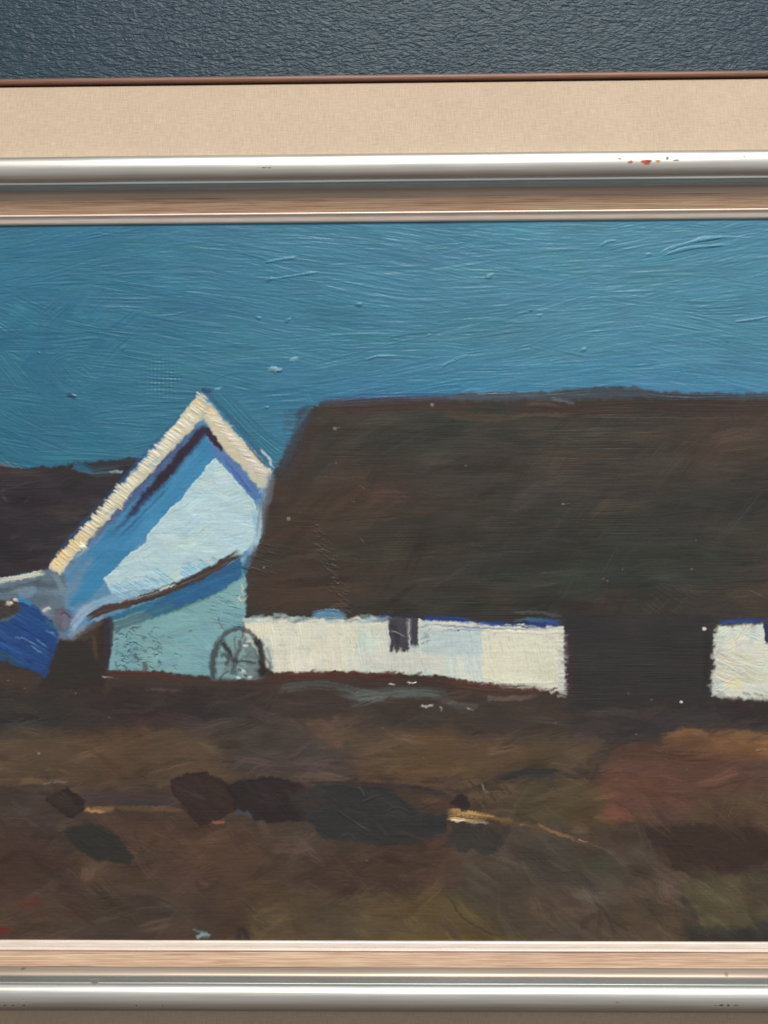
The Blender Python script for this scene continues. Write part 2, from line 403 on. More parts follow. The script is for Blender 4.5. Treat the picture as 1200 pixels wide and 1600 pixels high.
# smoky blue left verge
for pts, w, c, al in (([(474, 652), (456, 690), (436, 740)], 22, (58, 68, 84), .6), ([(490, 640), (472, 690), (446, 750)], 22, (64, 54, 62), .75), ([(492, 650), (475, 720), (450, 800)], 26, (66, 50, 44), .75),
                      ([(466, 650), (474, 638), (486, 636)], 12, (54, 82, 104), .55), ([(424, 745), (420, 775), (408, 800)], 16, (112, 104, 116), .6), ([(418, 790), (410, 830), (400, 858)], 12, (92, 82, 84), .5),
                      ([(405, 850), (392, 895), (384, 930)], 14, (70, 56, 52), .6)):
    stroke(pts, w, c, alpha=al, dry=.2, relief=.45, bristle=3, cvar=.1, edge=.7)
stroke([(482, 640), (462, 684), (440, 735)], 20, (58, 72, 90), alpha=.6, dry=.25, relief=.4, bristle=2.4, edge=.9)
stroke([(462, 656), (472, 644), (490, 640)], 18, (56, 64, 76), alpha=.8, dry=.2, relief=.4, bristle=2.4, edge=.8)
stroke([(478, 612), (486, 628), (500, 632)], 8, sky_col(480, 620), alpha=.8, dry=.2, relief=.6)
for k in range(26):
    u = rng.uniform(430, 470); v = rng.uniform(640, 790)
    stroke([(u, v), (u + rng.uniform(12, 34), v + rng.uniform(-2, 5))], 5, (64, 54, 52), alpha=.4, dry=.3, relief=.6, bristle=2.4)
# crackle-like ridge and the canvas threads in the dark roof
for k in range(70):
    t = rng.random(); u = 495 + 50 * t + rng.normal(0, 6); v = 835 + 125 * t + rng.normal(0, 7)
    stroke([(u - 4, v - 3), (u + 5, v + rng.normal(0, 2))], 3.2, (70, 62, 54), alpha=.5, dry=.0, relief=.2, base=1.1, edge=.8)
for k in range(36):
    u = rng.uniform(385, 425); v = rng.uniform(835, 900)
    stroke([(u - 8, v - 2), (u + 9, v + 3)], 3.2, (60, 52, 48), alpha=.5, dry=.1, relief=.2, base=.8, edge=.8)
for k in range(26):
    u = rng.uniform(1000, 1085); v = rng.uniform(915, 965); a_ = .75
    stroke([(u - 9, v - 9 * a_), (u + 9, v + 9 * a_)], 3.0, (62, 54, 50), alpha=.45, dry=.1, relief=.15, base=.6, edge=.8)
stroke([(515, 955), (530, 948), (545, 950)], 12, (100, 76, 58), alpha=.6, dry=.2, relief=.5)

# ---- gable house
fill([(313, 614), (425, 737), (414, 790), (404, 850), (380, 884), (320, 905), (250, 935), (140, 975), (110, 1000), (98, 992), (103, 900), (75, 887)], (96, 144, 180), soft=2, rough=2, region=GABLE, cvar=.06, ro=.45, h=.5)
gab = (RG == GABLE).astype(float)
fill([(318, 676), (342, 712), (282, 780), (232, 835), (170, 900), (140, 935), (108, 950), (104, 906), (150, 850), (225, 772)], (62, 134, 180), soft=3, rough=2, cvar=.06, ro=.45)
for k in range(46):
    t = rng.random(); u = 312 - 195 * t + rng.normal(0, 14); v = 705 + 210 * t + rng.normal(0, 14)
    stroke([(u + 26, v - 27), (u - 26, v + 27)], rng.uniform(12, 24), jit([(62, 134, 182), (72, 144, 188), (56, 126, 172)][k % 3], 3), alpha=.5, dry=.15, relief=.3, bristle=3, cvar=.05, clip=gab, edge=.5)
for pts in ([(96, 930), (120, 900), (150, 870)], [(100, 950), (110, 925), (130, 900)]):
    stroke(pts, 22, (112, 138, 162), alpha=.6, dry=.15, relief=.2, edge=.8, bristle=4)
# violet and ink bands under the verge
for pts, w, c, al in (([(315, 652), (250, 722), (165, 810), (105, 895)], 20, (74, 100, 150), .9), ([(290, 690), (230, 750), (150, 840)], 16, (72, 88, 134), .7), ([(165, 812), (130, 850), (100, 893)], 16, (110, 116, 138), .8)):
    stroke(pts, w, c, alpha=al, dry=.12, relief=.25, bristle=4, edge=.5)
fill([(318, 661), (325, 676), (300, 706), (262, 750), (236, 776), (206, 806), (198, 806), (222, 770), (262, 724), (296, 684)], (46, 40, 66), soft=5, rough=2, cvar=.15)
stroke([(316, 672), (285, 708), (232, 772)], 15, (46, 34, 48), alpha=.8, dry=.1, relief=.3, edge=.5)
stroke([(235, 770), (205, 805), (172, 838)], 10, (58, 64, 112), alpha=.6, dry=.15, relief=.3, edge=.7)
stroke([(270, 752), (230, 795), (180, 845)], 5, (48, 76, 130), alpha=.6, dry=.1, relief=.3, edge=.7)
# light aqua wall face
lite = [(336, 716), (352, 732), (396, 783), (402, 800), (400, 845), (372, 872), (300, 902), (230, 922), (176, 926), (161, 904), (200, 868), (228, 848), (230, 836), (258, 806), (284, 778)]
fill(lite, (186, 215, 224), soft=1.6, rough=2, cvar=.04, ro=.5, h=.9, lip=.5)
clipL = np.zeros_like(gab); _bk = RG.copy()
fill(lite, (186, 215, 224), soft=1.6, rough=2, cvar=.0, region=99)
clipL = (RG == 99).astype(float); RG[:] = _bk
for k in range(120):
    u = rng.uniform(165, 400); v = rng.uniform(720, 925); th = rng.normal(-.2, .3); L = rng.uniform(16, 46)
    dx, dy = math.cos(th) * L / 2, math.sin(th) * L / 2
    stroke([(u - dx, v - dy), (u + dx, v + dy)], rng.uniform(9, 20), jit([(186, 216, 224), (193, 220, 224), (178, 210, 224), (196, 219, 216)][k % 4], 2.5), alpha=.55, dry=.12, relief=.42, bristle=2.8, cvar=.03, clip=clipL, keep=.5)
for k in range(26):
    t = rng.random(); u = 180 + 215 * t; v = 925 - 65 * t ** 1.3 + rng.normal(0, 6)
    stroke([(u - 9, v - 7), (u + 9, v + 4)], 9, jit((158, 202, 224), 5), alpha=.75, dry=.2, relief=.9, bristle=2.6, clip=gab)
for pts, w, c, al in (([(120, 960), (180, 935), (250, 918)], 22, (150, 184, 208), .7), ([(108, 985), (125, 962), (150, 945)], 20, (160, 184, 208), .8), ([(395, 795), (402, 835), (385, 868)], 12, (150, 190, 214), .7), ([(388, 868), (350, 890), (300, 906)], 8, (184, 190, 204), .6), ([(300, 905), (240, 925), (190, 940)], 9, (168, 196, 216), .7)):
    stroke(pts, w, c, alpha=al, dry=.18, relief=.4, bristle=3, edge=.5)
# right violet band
fill([(322, 680), (332, 692), (350, 706), (404, 765), (408, 778), (396, 780), (352, 730), (336, 712)], (84, 122, 178), soft=2, rough=1.5, cvar=.1)
stroke([(330, 688), (366, 726), (403, 774)], 11, (92, 118, 176), alpha=.7, dry=.15, relief=.35, bristle=3, edge=.5)
stroke([(345, 712), (372, 744), (392, 772)], 5, (62, 96, 160), alpha=.7, dry=.1, relief=.3, edge=.6)
fill([(318, 664), (326, 668), (350, 700), (345, 706), (334, 694), (322, 680)], (44, 34, 58), soft=1.5, rough=1, cvar=.1)
# cream verge boards laid with short cross strokes
for pts in ([(300, 628), (240, 694), (170, 772), (100, 852), (70, 888)], [(322, 612), (372, 668), (424, 730)]):
    stroke(pts, 9, (48, 86, 128), alpha=.55, dry=.2, relief=.3, edge=.6)
stroke([(318, 604), (322, 612), (330, 606)], 9, (46, 66, 104), alpha=.8, dry=.2, relief=.4)
fill([(312, 617), (322, 634), (318, 650), (255, 718), (175, 805), (92, 897), (76, 886), (150, 806), (235, 712), (290, 640)], (204, 202, 176), soft=2, rough=2, region=TRIM, cvar=.07, ro=.5, h=.8)
fill([(318, 622), (332, 638), (424, 736), (416, 762), (404, 762), (350, 700), (316, 652)], (206, 200, 178), soft=2, rough=2, region=TRIM, cvar=.07, ro=.5, h=.8)
for k in range(92):
    t = k / 91; u = 314 - 229 * t; v = 634 + 256 * t
    c = np.array((232, 226, 206)) * (1 - t ** 3) + np.array((238, 214, 164)) * t ** 3
    if k % 7 == 3: c = c * .93 + np.array((10, 14, 16))
    d = 11 + rng.normal(0, 1.4); sl = rng.normal(0, 1.2)
    stroke([(u - d, v - d * .62 + sl), (u + d * .72, v + d * .55 + sl)], 4.4, jit(c, 5), alpha=.95, dry=.14, relief=.75, bristle=2.2, base=.8, region=TRIM, cvar=.05, edge=.4, end=.2)
for k in range(50):
    t = k / 49; u = 328 + 86 * t; v = 642 + 100 * t
    c = np.array((230, 222, 198)) * (1 - t) + np.array((214, 208, 200)) * t
    d = 10 + rng.normal(0, 1.5)
    stroke([(u - d, v + d * .10 + rng.normal(0, 1.2)), (u + d, v + d * .55)], 4.0, jit(c, 6), alpha=.95, dry=.16, relief=.8, bristle=2.2, base=.8, region=TRIM, cvar=.05, edge=.4, end=.2)
for u, v in ((312, 622), (318, 626), (308, 630), (322, 620), (314, 618)):
    stroke([(u - 8, v - 5), (u + 6, v + 6)], 4, (206, 206, 186), alpha=.8, dry=.2, relief=.9, base=1, region=TRIM)
for u, v, c in ((308, 630, (232, 202, 160)), (330, 645, (234, 206, 164)), (100, 868, (240, 206, 140)), (115, 850, (238, 204, 138)), (128, 838, (240, 202, 140)), (92, 880, (238, 208, 140)), (185, 790, (230, 212, 168)), (128, 853, (252, 236, 190))):
    stroke([(u - 6, v - 5), (u + 6, v + 5)], 9, c, alpha=.7, dry=.1, relief=.8, base=1.0)
for u, v in ((316, 645), (246, 716), (180, 790), (130, 858)):
    stroke([(u + 8, v - 3), (u - 18, v + 17)], 6, (150, 186, 196), alpha=.45, dry=.3, relief=.4)
stroke([(406, 700), (418, 715), (428, 733)], 4, (196, 206, 212), alpha=.8, dry=.15, relief=.8)
stroke([(380, 690), (402, 714), (420, 734)], 4, (40, 72, 112), alpha=.8, dry=.15, relief=.5)
stroke([(418, 738), (414, 755), (404, 775)], 7, (172, 196, 206), alpha=.6, dry=.25, relief=.6)
stroke([(100, 925), (88, 902), (78, 892)], 9, (128, 148, 166), alpha=.5, dry=.25, relief=.4)
blob(129, 855, 3, (244, 244, 232), 1.5)

stroke([(404, 785), (405, 825), (392, 868)], 13, (170, 200, 216), alpha=.85, dry=.2, relief=.4, bristle=2.6, edge=.5)
stroke([(426, 738), (420, 765), (411, 800), (404, 852)], 17, (104, 96, 104), alpha=.75, dry=.3, relief=.5, bristle=2.4, edge=.6)
stroke([(418, 742), (413, 762), (410, 785)], 7, (176, 190, 200), alpha=.6, dry=.35, relief=.5, bristle=2.2, edge=.6)
stroke([(402, 850), (392, 872), (382, 890)], 12, (86, 78, 80), alpha=.7, dry=.3, relief=.4, bristle=2.4, edge=.6)

# ---- aqua side wall below the gable
low = [(176, 972), (250, 946), (378, 890), (384, 905), (381, 990), (385, 1062), (330, 1058), (230, 1048), (164, 1048), (176, 1002)]
fill(low, (126, 172, 180), soft=2.5, rough=2, region=LOWALL, cvar=.06, ro=.5, h=.5)
clipW = (RG == LOWALL).astype(float)
for k in range(70):
    u = rng.uniform(170, 385); v = rng.uniform(930, 1055); L = rng.uniform(22, 60); th = rng.normal(.1, .5)
    dx, dy = math.cos(th) * L / 2, math.sin(th) * L / 2
    c = [(126, 172, 180), (134, 179, 186), (117, 162, 174), (136, 176, 178)][k % 4]
    stroke([(u - dx, v - dy), (u + dx, v + dy)], rng.uniform(10, 22), jit(c, 3), alpha=.5, dry=.15, relief=.4, bristle=2.8, cvar=.04, clip=clipW, keep=.5)
for k in range(120):                                       # bare dark specks in the weave
    u = 178 + abs(rng.normal(0, 45)); v = rng.uniform(980, 1046); th = rng.normal(.15, .45); L = rng.uniform(4, 13)
    stroke([(u, v), (u + L * math.cos(th), v + L * math.sin(th))], rng.uniform(1.6, 2.8), (62, 88, 92), alpha=.7, dry=.1, relief=.1, base=-.5, clip=clipW, edge=.7)
for k in range(28):
    u = rng.uniform(330, 380); v = rng.uniform(925, 985)
    stroke([(u - 10, v - 2), (u + 10, v + 2)], 2.2, (92, 128, 134), alpha=.6, dry=.2, relief=.2, base=-.3, clip=clipW, edge=.7)
# blue band, green lower edge, grey start
stroke([(168, 985), (200, 972), (250, 955)], 20, (84, 116, 128), alpha=.9, dry=.12, relief=.35, edge=.4)
fill([(225, 955), (262, 930), (320, 901), (376, 870), (380, 902), (340, 926), (290, 948), (240, 965)], (44, 100, 146), soft=2.5, rough=1.5, cvar=.10, region=LOWALL)
stroke([(215, 968), (245, 954), (275, 943)], 16, (64, 112, 122), alpha=.7, dry=.1, relief=.25, edge=.7)
stroke([(250, 962), (310, 940), (374, 908)], 5, (72, 118, 96), alpha=.75, dry=.15, relief=.3, edge=.7)
stroke([(240, 966), (285, 953), (330, 935)], 4, (96, 150, 140), alpha=.5, dry=.15, relief=.3, edge=.7)
stroke([(280, 922), (330, 901), (378, 877)], 9, (52, 92, 138), alpha=.6, dry=.1, relief=.3, edge=.5)
# brown bow of the eave
stroke([(134, 968), (160, 954), (200, 943), (260, 922), (320, 896), (378, 862)], 14, (60, 51, 53), alpha=1, dry=.08, relief=.55, bristle=2.6, c2=(82, 66, 62), region=GABLE, wob=.15, edge=.3, end=.03)
stroke([(196, 948), (260, 928), (330, 897)], 5, (50, 42, 44), alpha=.8, dry=.15, relief=.3)
stroke([(175, 943), (230, 931), (262, 918)], 3.5, (170, 178, 186), alpha=.6, dry=.4, relief=.7, bristle=2)
stroke([(248, 922), (262, 917), (276, 914)], 4, (216, 222, 222), alpha=.8, dry=.25, relief=.9, bristle=2)
# purple knot, dark arch and post
fill([(84, 955), (100, 948), (116, 958), (112, 975), (104, 992), (92, 986), (82, 968)], (98, 96, 116), soft=5, rough=3, cvar=.15, alpha=.8)
stroke([(90, 955), (100, 965), (98, 985)], 8, (122, 114, 134), alpha=.6, dry=.2, relief=.4)
stroke([(92, 962), (100, 958), (112, 966)], 4, (62, 58, 80), alpha=.7, dry=.15, relief=.3)
stroke([(66, 956), (75, 950), (80, 952)], 6, (200, 208, 206), alpha=.8, dry=.25, relief=.8)
fill([(60, 1075), (72, 1030), (90, 998), (112, 1000), (160, 968), (176, 975), (168, 1055), (165, 1080)], (52, 45, 42), soft=4, rough=3, region=FIELD, cvar=.10, h=.2)
stroke([(110, 1000), (135, 985), (165, 968)], 15, (92, 78, 70), alpha=.7, dry=.2, relief=.4, edge=.7)
stroke([(105, 996), (120, 988), (140, 975)], 9, (150, 150, 158), alpha=.6, dry=.25, relief=.5, edge=.7)
stroke([(146, 990), (148, 1015), (152, 1035)], 10, (88, 66, 58), alpha=.6, dry=.25, relief=.3, edge=.7)
stroke([(128, 1000), (142, 990), (158, 984)], 8, (78, 60, 54), alpha=.6, dry=.2, relief=.3)
fill([(82, 1010), (104, 998), (136, 1006), (150, 1040), (156, 1066), (70, 1074), (72, 1040)], (50, 46, 43), soft=7, rough=3, cvar=.06)
stroke([(168, 962), (168, 1000), (163, 1050)], 15, (54, 48, 56), alpha=.95, dry=.08, relief=.3, edge=.4, region=FIELD)
stroke([(172, 965), (174, 990), (172, 1020)], 6, (64, 68, 82), alpha=.7, dry=.15, relief=.3)
stroke([(148, 970), (158, 966), (162, 964)], 7, (150, 160, 172), alpha=.6, dry=.2, relief=.4)
# blue tub at far left
fill([(-60, 960), (0, 948), (28, 934), (52, 945), (82, 972), (92, 992), (84, 1018), (70, 1058), (40, 1044), (0, 1032), (-60, 1015)], (34, 72, 130), soft=3, rough=2, region=TUB, cvar=.10, ro=.4, h=.4)
clipT = (RG == TUB).astype(float)
for k in range(46):
    u = rng.uniform(-50, 85); v = rng.uniform(942, 1050); L = rng.uniform(28, 70)
    stroke([(u - L / 2, v - L * .25), (u, v + 1), (u + L / 2, v + L * .30)], rng.uniform(8, 16), jit([(34, 70, 128), (42, 84, 146), (28, 60, 112), (38, 78, 138)][k % 4], 3), alpha=.7, dry=.15, relief=.65, bristle=2.8, cvar=.08, clip=clipT, edge=.4)
for pts in ([(70, 985), (80, 990), (90, 996)], [(55, 998), (66, 1007), (75, 1014)], [(48, 1010), (56, 1016), (66, 1022)], [(20, 995), (40, 1000), (58, 1010)]):
    stroke(pts, 3, (96, 132, 180), alpha=.7, dry=.2, relief=.4, base=.8)
stroke([(25, 936), (38, 938), (52, 946)], 9, (62, 138, 182), alpha=.8, dry=.2, relief=.6)
stroke([(70, 968), (84, 980), (92, 990)], 6, (52, 112, 136), alpha=.6, dry=.2, relief=.4)
stroke([(62, 1060), (76, 1040), (78, 1010)], 9, (40, 62, 100), alpha=.7, dry=.2, relief=.3, edge=.6)
fill([(-60, 940), (4, 938), (24, 936), (28, 950), (20, 966), (0, 972), (-60, 970)], (64, 58, 58), soft=3, rough=3, cvar=.3, vs=(5, 6))
stroke([(-30, 968), (5, 968), (22, 962)], 7, (82, 100, 108), alpha=.6, dry=.2, relief=.5)
for u, v, r in ((14, 943, 3.5), (24, 938, 3.2)): blob(u, v, r, (206, 200, 186), 1.4)
stroke([(-60, 1008), (0, 1022), (40, 1045)], 9, (54, 84, 72), alpha=.6, dry=.2, relief=.3, edge=.6)
stroke([(0, 968), (12, 966), (25, 962)], 4, (70, 108, 108), alpha=.6, dry=.2, relief=.3)

# ---- white farmhouse walls
fill([(381, 968), (450, 966), (560, 966), (640, 966), (760, 975), (880, 980), (884, 1078), (862, 1082), (800, 1076), (730, 1066), (690, 1056), (640, 1053), (540, 1049), (430, 1051), (412, 1040), (382, 992)], (220, 222, 208), soft=2, rough=2, region=WALL, cvar=.03, ro=.5, h=.8)
fill([(1122, 978), (1200, 978), (1410, 980), (1410, 1100), (1200, 1094), (1140, 1092), (1112, 1084), (1118, 1020)], (220, 222, 208), soft=4, rough=3, region=WALL, cvar=.03, ro=.5, h=.8)
clipV = (RG == WALL).astype(float)
for k in range(240):
    u = rng.uniform(384, 884) if k < 170 else rng.uniform(1115, 1405); v = rng.uniform(972, 1072); L = rng.uniform(30, 80); th = 1.57 + rng.normal(-.06, .12)
    if u > 1100: th = 1.57 + rng.normal(.5, .5)
    dx, dy = math.cos(th) * L / 2, math.sin(th) * L / 2
    c = [(224, 225, 209), (231, 228, 209), (214, 222, 213), (206, 218, 214)][k % 4]
    if 720 < u < 760 or 640 < u < 720: c = [(203, 215, 214), (211, 219, 212)][k % 2]
    if 430 < u < 560 or 760 < u < 870: c = [(233, 230, 211), (227, 226, 209)][k % 2]
    stroke([(u - dx, v - dy), (u + dx, v + dy)], rng.uniform(9, 22), jit(c, 4), alpha=.7, dry=.25, relief=.95, bristle=2.2, cvar=.05, clip=clipV, keep=.5, edge=.3)
fill([(655, 982), (752, 984), (752, 1022), (690, 1030), (660, 1022)], (196, 211, 211), soft=3, rough=2, cvar=.04)
fill([(560, 1022), (600, 1018), (700, 1024), (690, 1048), (600, 1044), (560, 1042)], (216, 218, 210), soft=6, rough=3, cvar=.03)
fill([(754, 984), (874, 988), (868, 1070), (790, 1070), (754, 1060)], (226, 226, 206), soft=2, rough=1.5, cvar=.03, lip=.5)
stroke([(556, 976), (557, 1000), (556, 1025)], 4, (230, 222, 196), alpha=.8, dry=.1, relief=.4, base=1.2)
fill([(383, 975), (420, 975), (425, 990), (405, 1000), (384, 994)], (234, 228, 206), soft=3, rough=2, cvar=.03)
for k in range(60):
    u = rng.uniform(385, 880); v = rng.uniform(985, 1065)
    stroke([(u, v), (u + rng.normal(0, 2), v + rng.uniform(3, 12))], 1.6, (150, 160, 152), alpha=.5, dry=.2, relief=.1, base=.3, clip=clipV, edge=.7)
for k in range(60):                                        # broken top edge
    u = rng.uniform(384, 610); v = 968 + rng.normal(0, 3)
    stroke([(u - 12, v + rng.normal(0, 2)), (u + 12, v + rng.normal(0, 2))], 7, jit([(150, 176, 186), (198, 206, 200), (96, 108, 116)][k % 3], 5), alpha=.5, dry=.35, relief=.5, bristle=2.2, edge=.6)
for k in range(40):                                        # ragged right ends
    v = rng.uniform(985, 1088); u = 884 + rng.normal(0, 2)
    stroke([(u - 12, v), (u + 4, v + rng.normal(2, 2))], 4, jit((200, 200, 196), 6), alpha=.6, dry=.3, relief=.5, bristle=2.2)
    stroke([(u - 3, v), (u + 14, v + 2)], 9, (66, 54, 58), alpha=.35, dry=.2, relief=.2, edge=.8)
    v = rng.uniform(985, 1090); u = 1120 - (v > 1040) * 4 + rng.normal(0, 3)
    stroke([(u - 4, v), (u + 16, v + rng.normal(0, 3))], 5, jit((196, 204, 200), 8), alpha=.6, dry=.3, relief=.5, bristle=2.2)
for k in range(46):
    u = rng.uniform(1125, 1400); v = 1090 + rng.normal(0, 4)
    stroke([(u - 8, v - 4), (u + 8, v + 2)], 4, jit([(170, 178, 172), (120, 118, 114), (204, 208, 198)][k % 3], 6), alpha=.6, dry=.25, relief=.5, bristle=2.2)
for k in range(14):
    u = rng.uniform(1125, 1195); v = rng.uniform(1030, 1075)
    stroke([(u - 20, v - 12), (u, v), (u + 24, v + 5)], 10, jit((216, 214, 192), 4), alpha=.6, dry=.2, relief=.7, bristle=2.8, clip=clipV)
fill([(1136, 1062), (1160, 1066), (1156, 1078), (1134, 1074)], (224, 216, 182), soft=5, rough=3, cvar=.04)
stroke([(884, 985), (887, 1030), (886, 1080)], 9, (108, 92, 104), alpha=.5, dry=.3, relief=.3, edge=.7)
# blue line under the eaves, window dabs
for pts, w, c, al in (([(655, 968), (700, 967), (745, 972)], 9, (34, 62, 132), .95), ([(740, 973), (800, 976), (880, 980)], 9, (36, 66, 136), .9), ([(820, 968), (850, 970), (880, 974)], 9, (44, 92, 164), .85), ([(800, 971), (830, 968), (860, 972)], 6, (64, 98, 110), .7),
                      ([(660, 975), (740, 981), (870, 985)], 4, (70, 98, 152), .6), ([(690, 984), (740, 985), (775, 986)], 3, (60, 84, 140), .4), ([(590, 966), (602, 964), (616, 968)], 7, (70, 100, 160), .6), ([(1122, 974), (1160, 970), (1190, 973)], 8, (46, 76, 138), .85), ([(1160, 968), (1220, 968), (1400, 970)], 6, (36, 64, 124), .8),
                      ([(800, 958), (840, 957), (880, 964)], 6, (98, 94, 90), .5)):
    stroke(pts, w, c, alpha=al, dry=.22, relief=.6, bristle=2.6, cvar=.15, edge=.4)
for o in range(5):
    stroke([(486, 958 + o * 2.6), (505, 954 + o * 2.8), (525, 955 + o * 2.6), (542, 961 + o * 1.2)], 4, jit((104, 160, 190), 8), alpha=.7, dry=.15, relief=.8, bristle=2.2, base=.6)
for u0, w, y1 in ((622, 34, 1021), (646, 15, 1014)):
    stroke([(u0, 962), (u0 + 1, 990), (u0 + 2, y1)], w, (66, 64, 74), alpha=1, dry=.0, relief=.55, bristle=3, cvar=.12, edge=.2, region=WINDOW, end=.07)
stroke([(638, 966), (639, 985), (640, 1004)], 9, (120, 120, 124), alpha=.6, dry=.3, relief=.4)
stroke([(612, 972), (618, 990), (622, 1012)], 8, (50, 50, 58), alpha=.7, dry=.15, relief=.4)
stroke([(606, 962), (640, 962), (668, 968)], 7, (52, 48, 58), alpha=.8, dry=.15, relief=.4)
stroke([(610, 984), (622, 991), (634, 996)], 1.8, (150, 150, 152), alpha=.8, dry=.1, relief=.2, base=.8)
for k in range(12):
    stroke([(655 + rng.uniform(0, 14), 980 + k * 2.5), (660 + rng.uniform(0, 14), 978 + k * 2.5)], 2, (110, 118, 122), alpha=.6, dry=.1, relief=.2)
stroke([(1204, 972), (1206, 990), (1208, 1008)], 26, (38, 48, 84), alpha=1, dry=.0, relief=.5, cvar=.12, edge=.15, region=WINDOW, end=.05)
# door opening gloom
clipD = (RG == DOOR).astype(float)
for k in range(50):
    u = rng.uniform(890, 1110); v = rng.uniform(965, 1100); L = rng.uniform(40, 120)
    stroke([(u - L / 2, v), (u + L / 2, v + rng.normal(0, 4))], rng.uniform(14, 36), jit([(50, 48, 49), (53, 50, 51), (47, 45, 47)][k % 3], 1.5), alpha=.5, dry=.15, relief=.16, bristle=3, cvar=.05, edge=.6, clip=clipD)
stroke([(892, 985), (894, 1040), (890, 1095)], 16, (60, 46, 48), alpha=.7, dry=.2, relief=.2, edge=.8)
stroke([(1106, 985), (1104, 1040), (1100, 1090)], 14, (38, 35, 36), alpha=.6, dry=.2, relief=.2, edge=.8)
# ---- cart wheel against the wall
fill([(335, 1060), (340, 1020), (352, 998), (372, 988), (392, 992), (404, 1010), (408, 1040), (404, 1062)], (130, 158, 162), soft=11, rough=3, alpha=.7, cvar=.08, region=WHEEL)
for pts, w, c, al in (([(334, 1062), (332, 1038), (338, 1012), (350, 994)], 15, (58, 61, 65), .9), ([(345, 999), (356, 988), (372, 983), (388, 988), (402, 1002)], 11, (68, 70, 76), .85), ([(381, 984), (380, 995), (376, 1000)], 7, (92, 88, 92), .7),
                      ([(347, 1003), (356, 1016), (364, 1033)], 10, (44, 46, 52), .95), ([(376, 1000), (372, 1018), (367, 1032)], 8, (86, 92, 98), .9), ([(366, 1026), (366, 1040), (364, 1058)], 14, (76, 86, 90), .9),
                      ([(372, 1032), (388, 1034), (402, 1038)], 4.5, (46, 46, 48), .85), ([(376, 1026), (390, 1026), (404, 1030)], 4, (66, 70, 72), .7), ([(372, 1046), (384, 1056), (396, 1061)], 5.5, (58, 60, 62), .8),
                      ([(344, 1028), (350, 1022), (356, 1030), (352, 1042)], 8, (66, 72, 76), .85), ([(344, 1060), (350, 1052), (360, 1046)], 7, (76, 84, 86), .8), ([(340, 962), (344, 975), (352, 988)], 4, (98, 106, 118), .6),
                      ([(400, 998), (406, 1012), (410, 1035), (409, 1060)], 18, (42, 40, 42), .97), ([(397, 996), (400, 1000), (404, 1006)], 9, (38, 36, 40), .9), ([(417, 1010), (422, 1030), (424, 1050)], 9, (112, 130, 136), .6), ([(414, 1030), (420, 1035), (422, 1048)], 7, (84, 78, 78), .6)):
    stroke(pts, w, c, alpha=al, dry=.16, relief=.4, bristle=2.6, edge=.65, region=WHEEL, end=.06)
for a_ in (-2.75, -2.2, -1.57, -1.0, -.35, .25, .8, 2.4, 2.9):      # spokes, loosely drawn
    stroke([(367 + 4 * math.cos(a_), 1034 + 4 * math.sin(a_)), (367 + 33 * math.cos(a_), 1032 + 44 * math.sin(a_) * (.6 if a_ > 0 else 1))], 5.5, (84, 92, 96), alpha=.5, dry=.3, relief=.35, bristle=2, edge=.5, region=WHEEL)
stroke([(361, 1036), (367, 1032), (373, 1037)], 9, (58, 62, 66), alpha=.85, dry=.1, relief=.4, edge=.5, region=WHEEL)
for u, v in ((383, 1010), (390, 1003), (380, 1050), (390, 1058), (372, 1060)): blob(u, v, 2.6, (196, 202, 196), .8)
# white hook mark on the roof's corner
for pts in ([(375, 911), (379, 920), (377, 930)], [(376, 928), (373, 936), (378, 940), (388, 930)]):
    stroke(pts, 3.4, (190, 190, 186), alpha=.9, dry=.15, relief=.5, base=.8)

# ---- foundation line and track
for pts, w, c, al in (([(160, 1052), (230, 1053), (330, 1064)], 12, (78, 48, 44), .85), ([(225, 1035), (226, 1044), (224, 1052)], 12, (92, 56, 46), .7), ([(320, 1066), (380, 1068), (440, 1064)], 12, (66, 44, 42), .8), ([(425, 1056), (520, 1056), (640, 1060)], 15, (86, 50, 42), .85), ([(560, 1064), (660, 1064), (720, 1074)], 16, (66, 46, 42), .7),
                      ([(690, 1062), (760, 1074), (860, 1078)], 16, (84, 52, 44), .85), ([(700, 1076), (780, 1084), (850, 1082)], 16, (78, 58, 52), .7), ([(760, 1092), (800, 1092), (842, 1088)], 9, (118, 100, 94), .5),
                      ([(430, 1078), (500, 1070), (560, 1082)], 16, (84, 86, 84), .75), ([(540, 1090), (600, 1084), (680, 1084), (700, 1094)], 20, (94, 102, 100), .8), ([(690, 1094), (720, 1104), (750, 1106)], 14, (94, 96, 94), .7), ([(560, 1094), (590, 1091), (630, 1089)], 4, (128, 124, 112), .6),
                      ([(160, 1068), (240, 1074), (330, 1076)], 10, (62, 48, 56), .6), ([(230, 1080), (250, 1078), (290, 1082)], 6, (96, 84, 80), .5), ([(400, 1096), (500, 1100), (560, 1096)], 12, (62, 48, 46), .6), ([(160, 1058), (172, 1058), (186, 1059)], 3.5, (176, 162, 156), .9)):
    stroke(pts, w, c, alpha=al, dry=.16, relief=.45, bristle=2.8, cvar=.12, edge=.5, region=FIELD)
for k in range(70):                                        # bitty red edge under the white wall
    t = rng.random(); u = 425 + 450 * t; v = np.interp(u, [425, 540, 640, 700, 800, 880], [1054, 1051, 1055, 1062, 1077, 1082]) + rng.normal(0, 2)
    stroke([(u - 5, v), (u + 6, v + rng.normal(0, 2))], 4, jit((84, 50, 42), 6), alpha=.7, dry=.25, relief=.6, bristle=2)
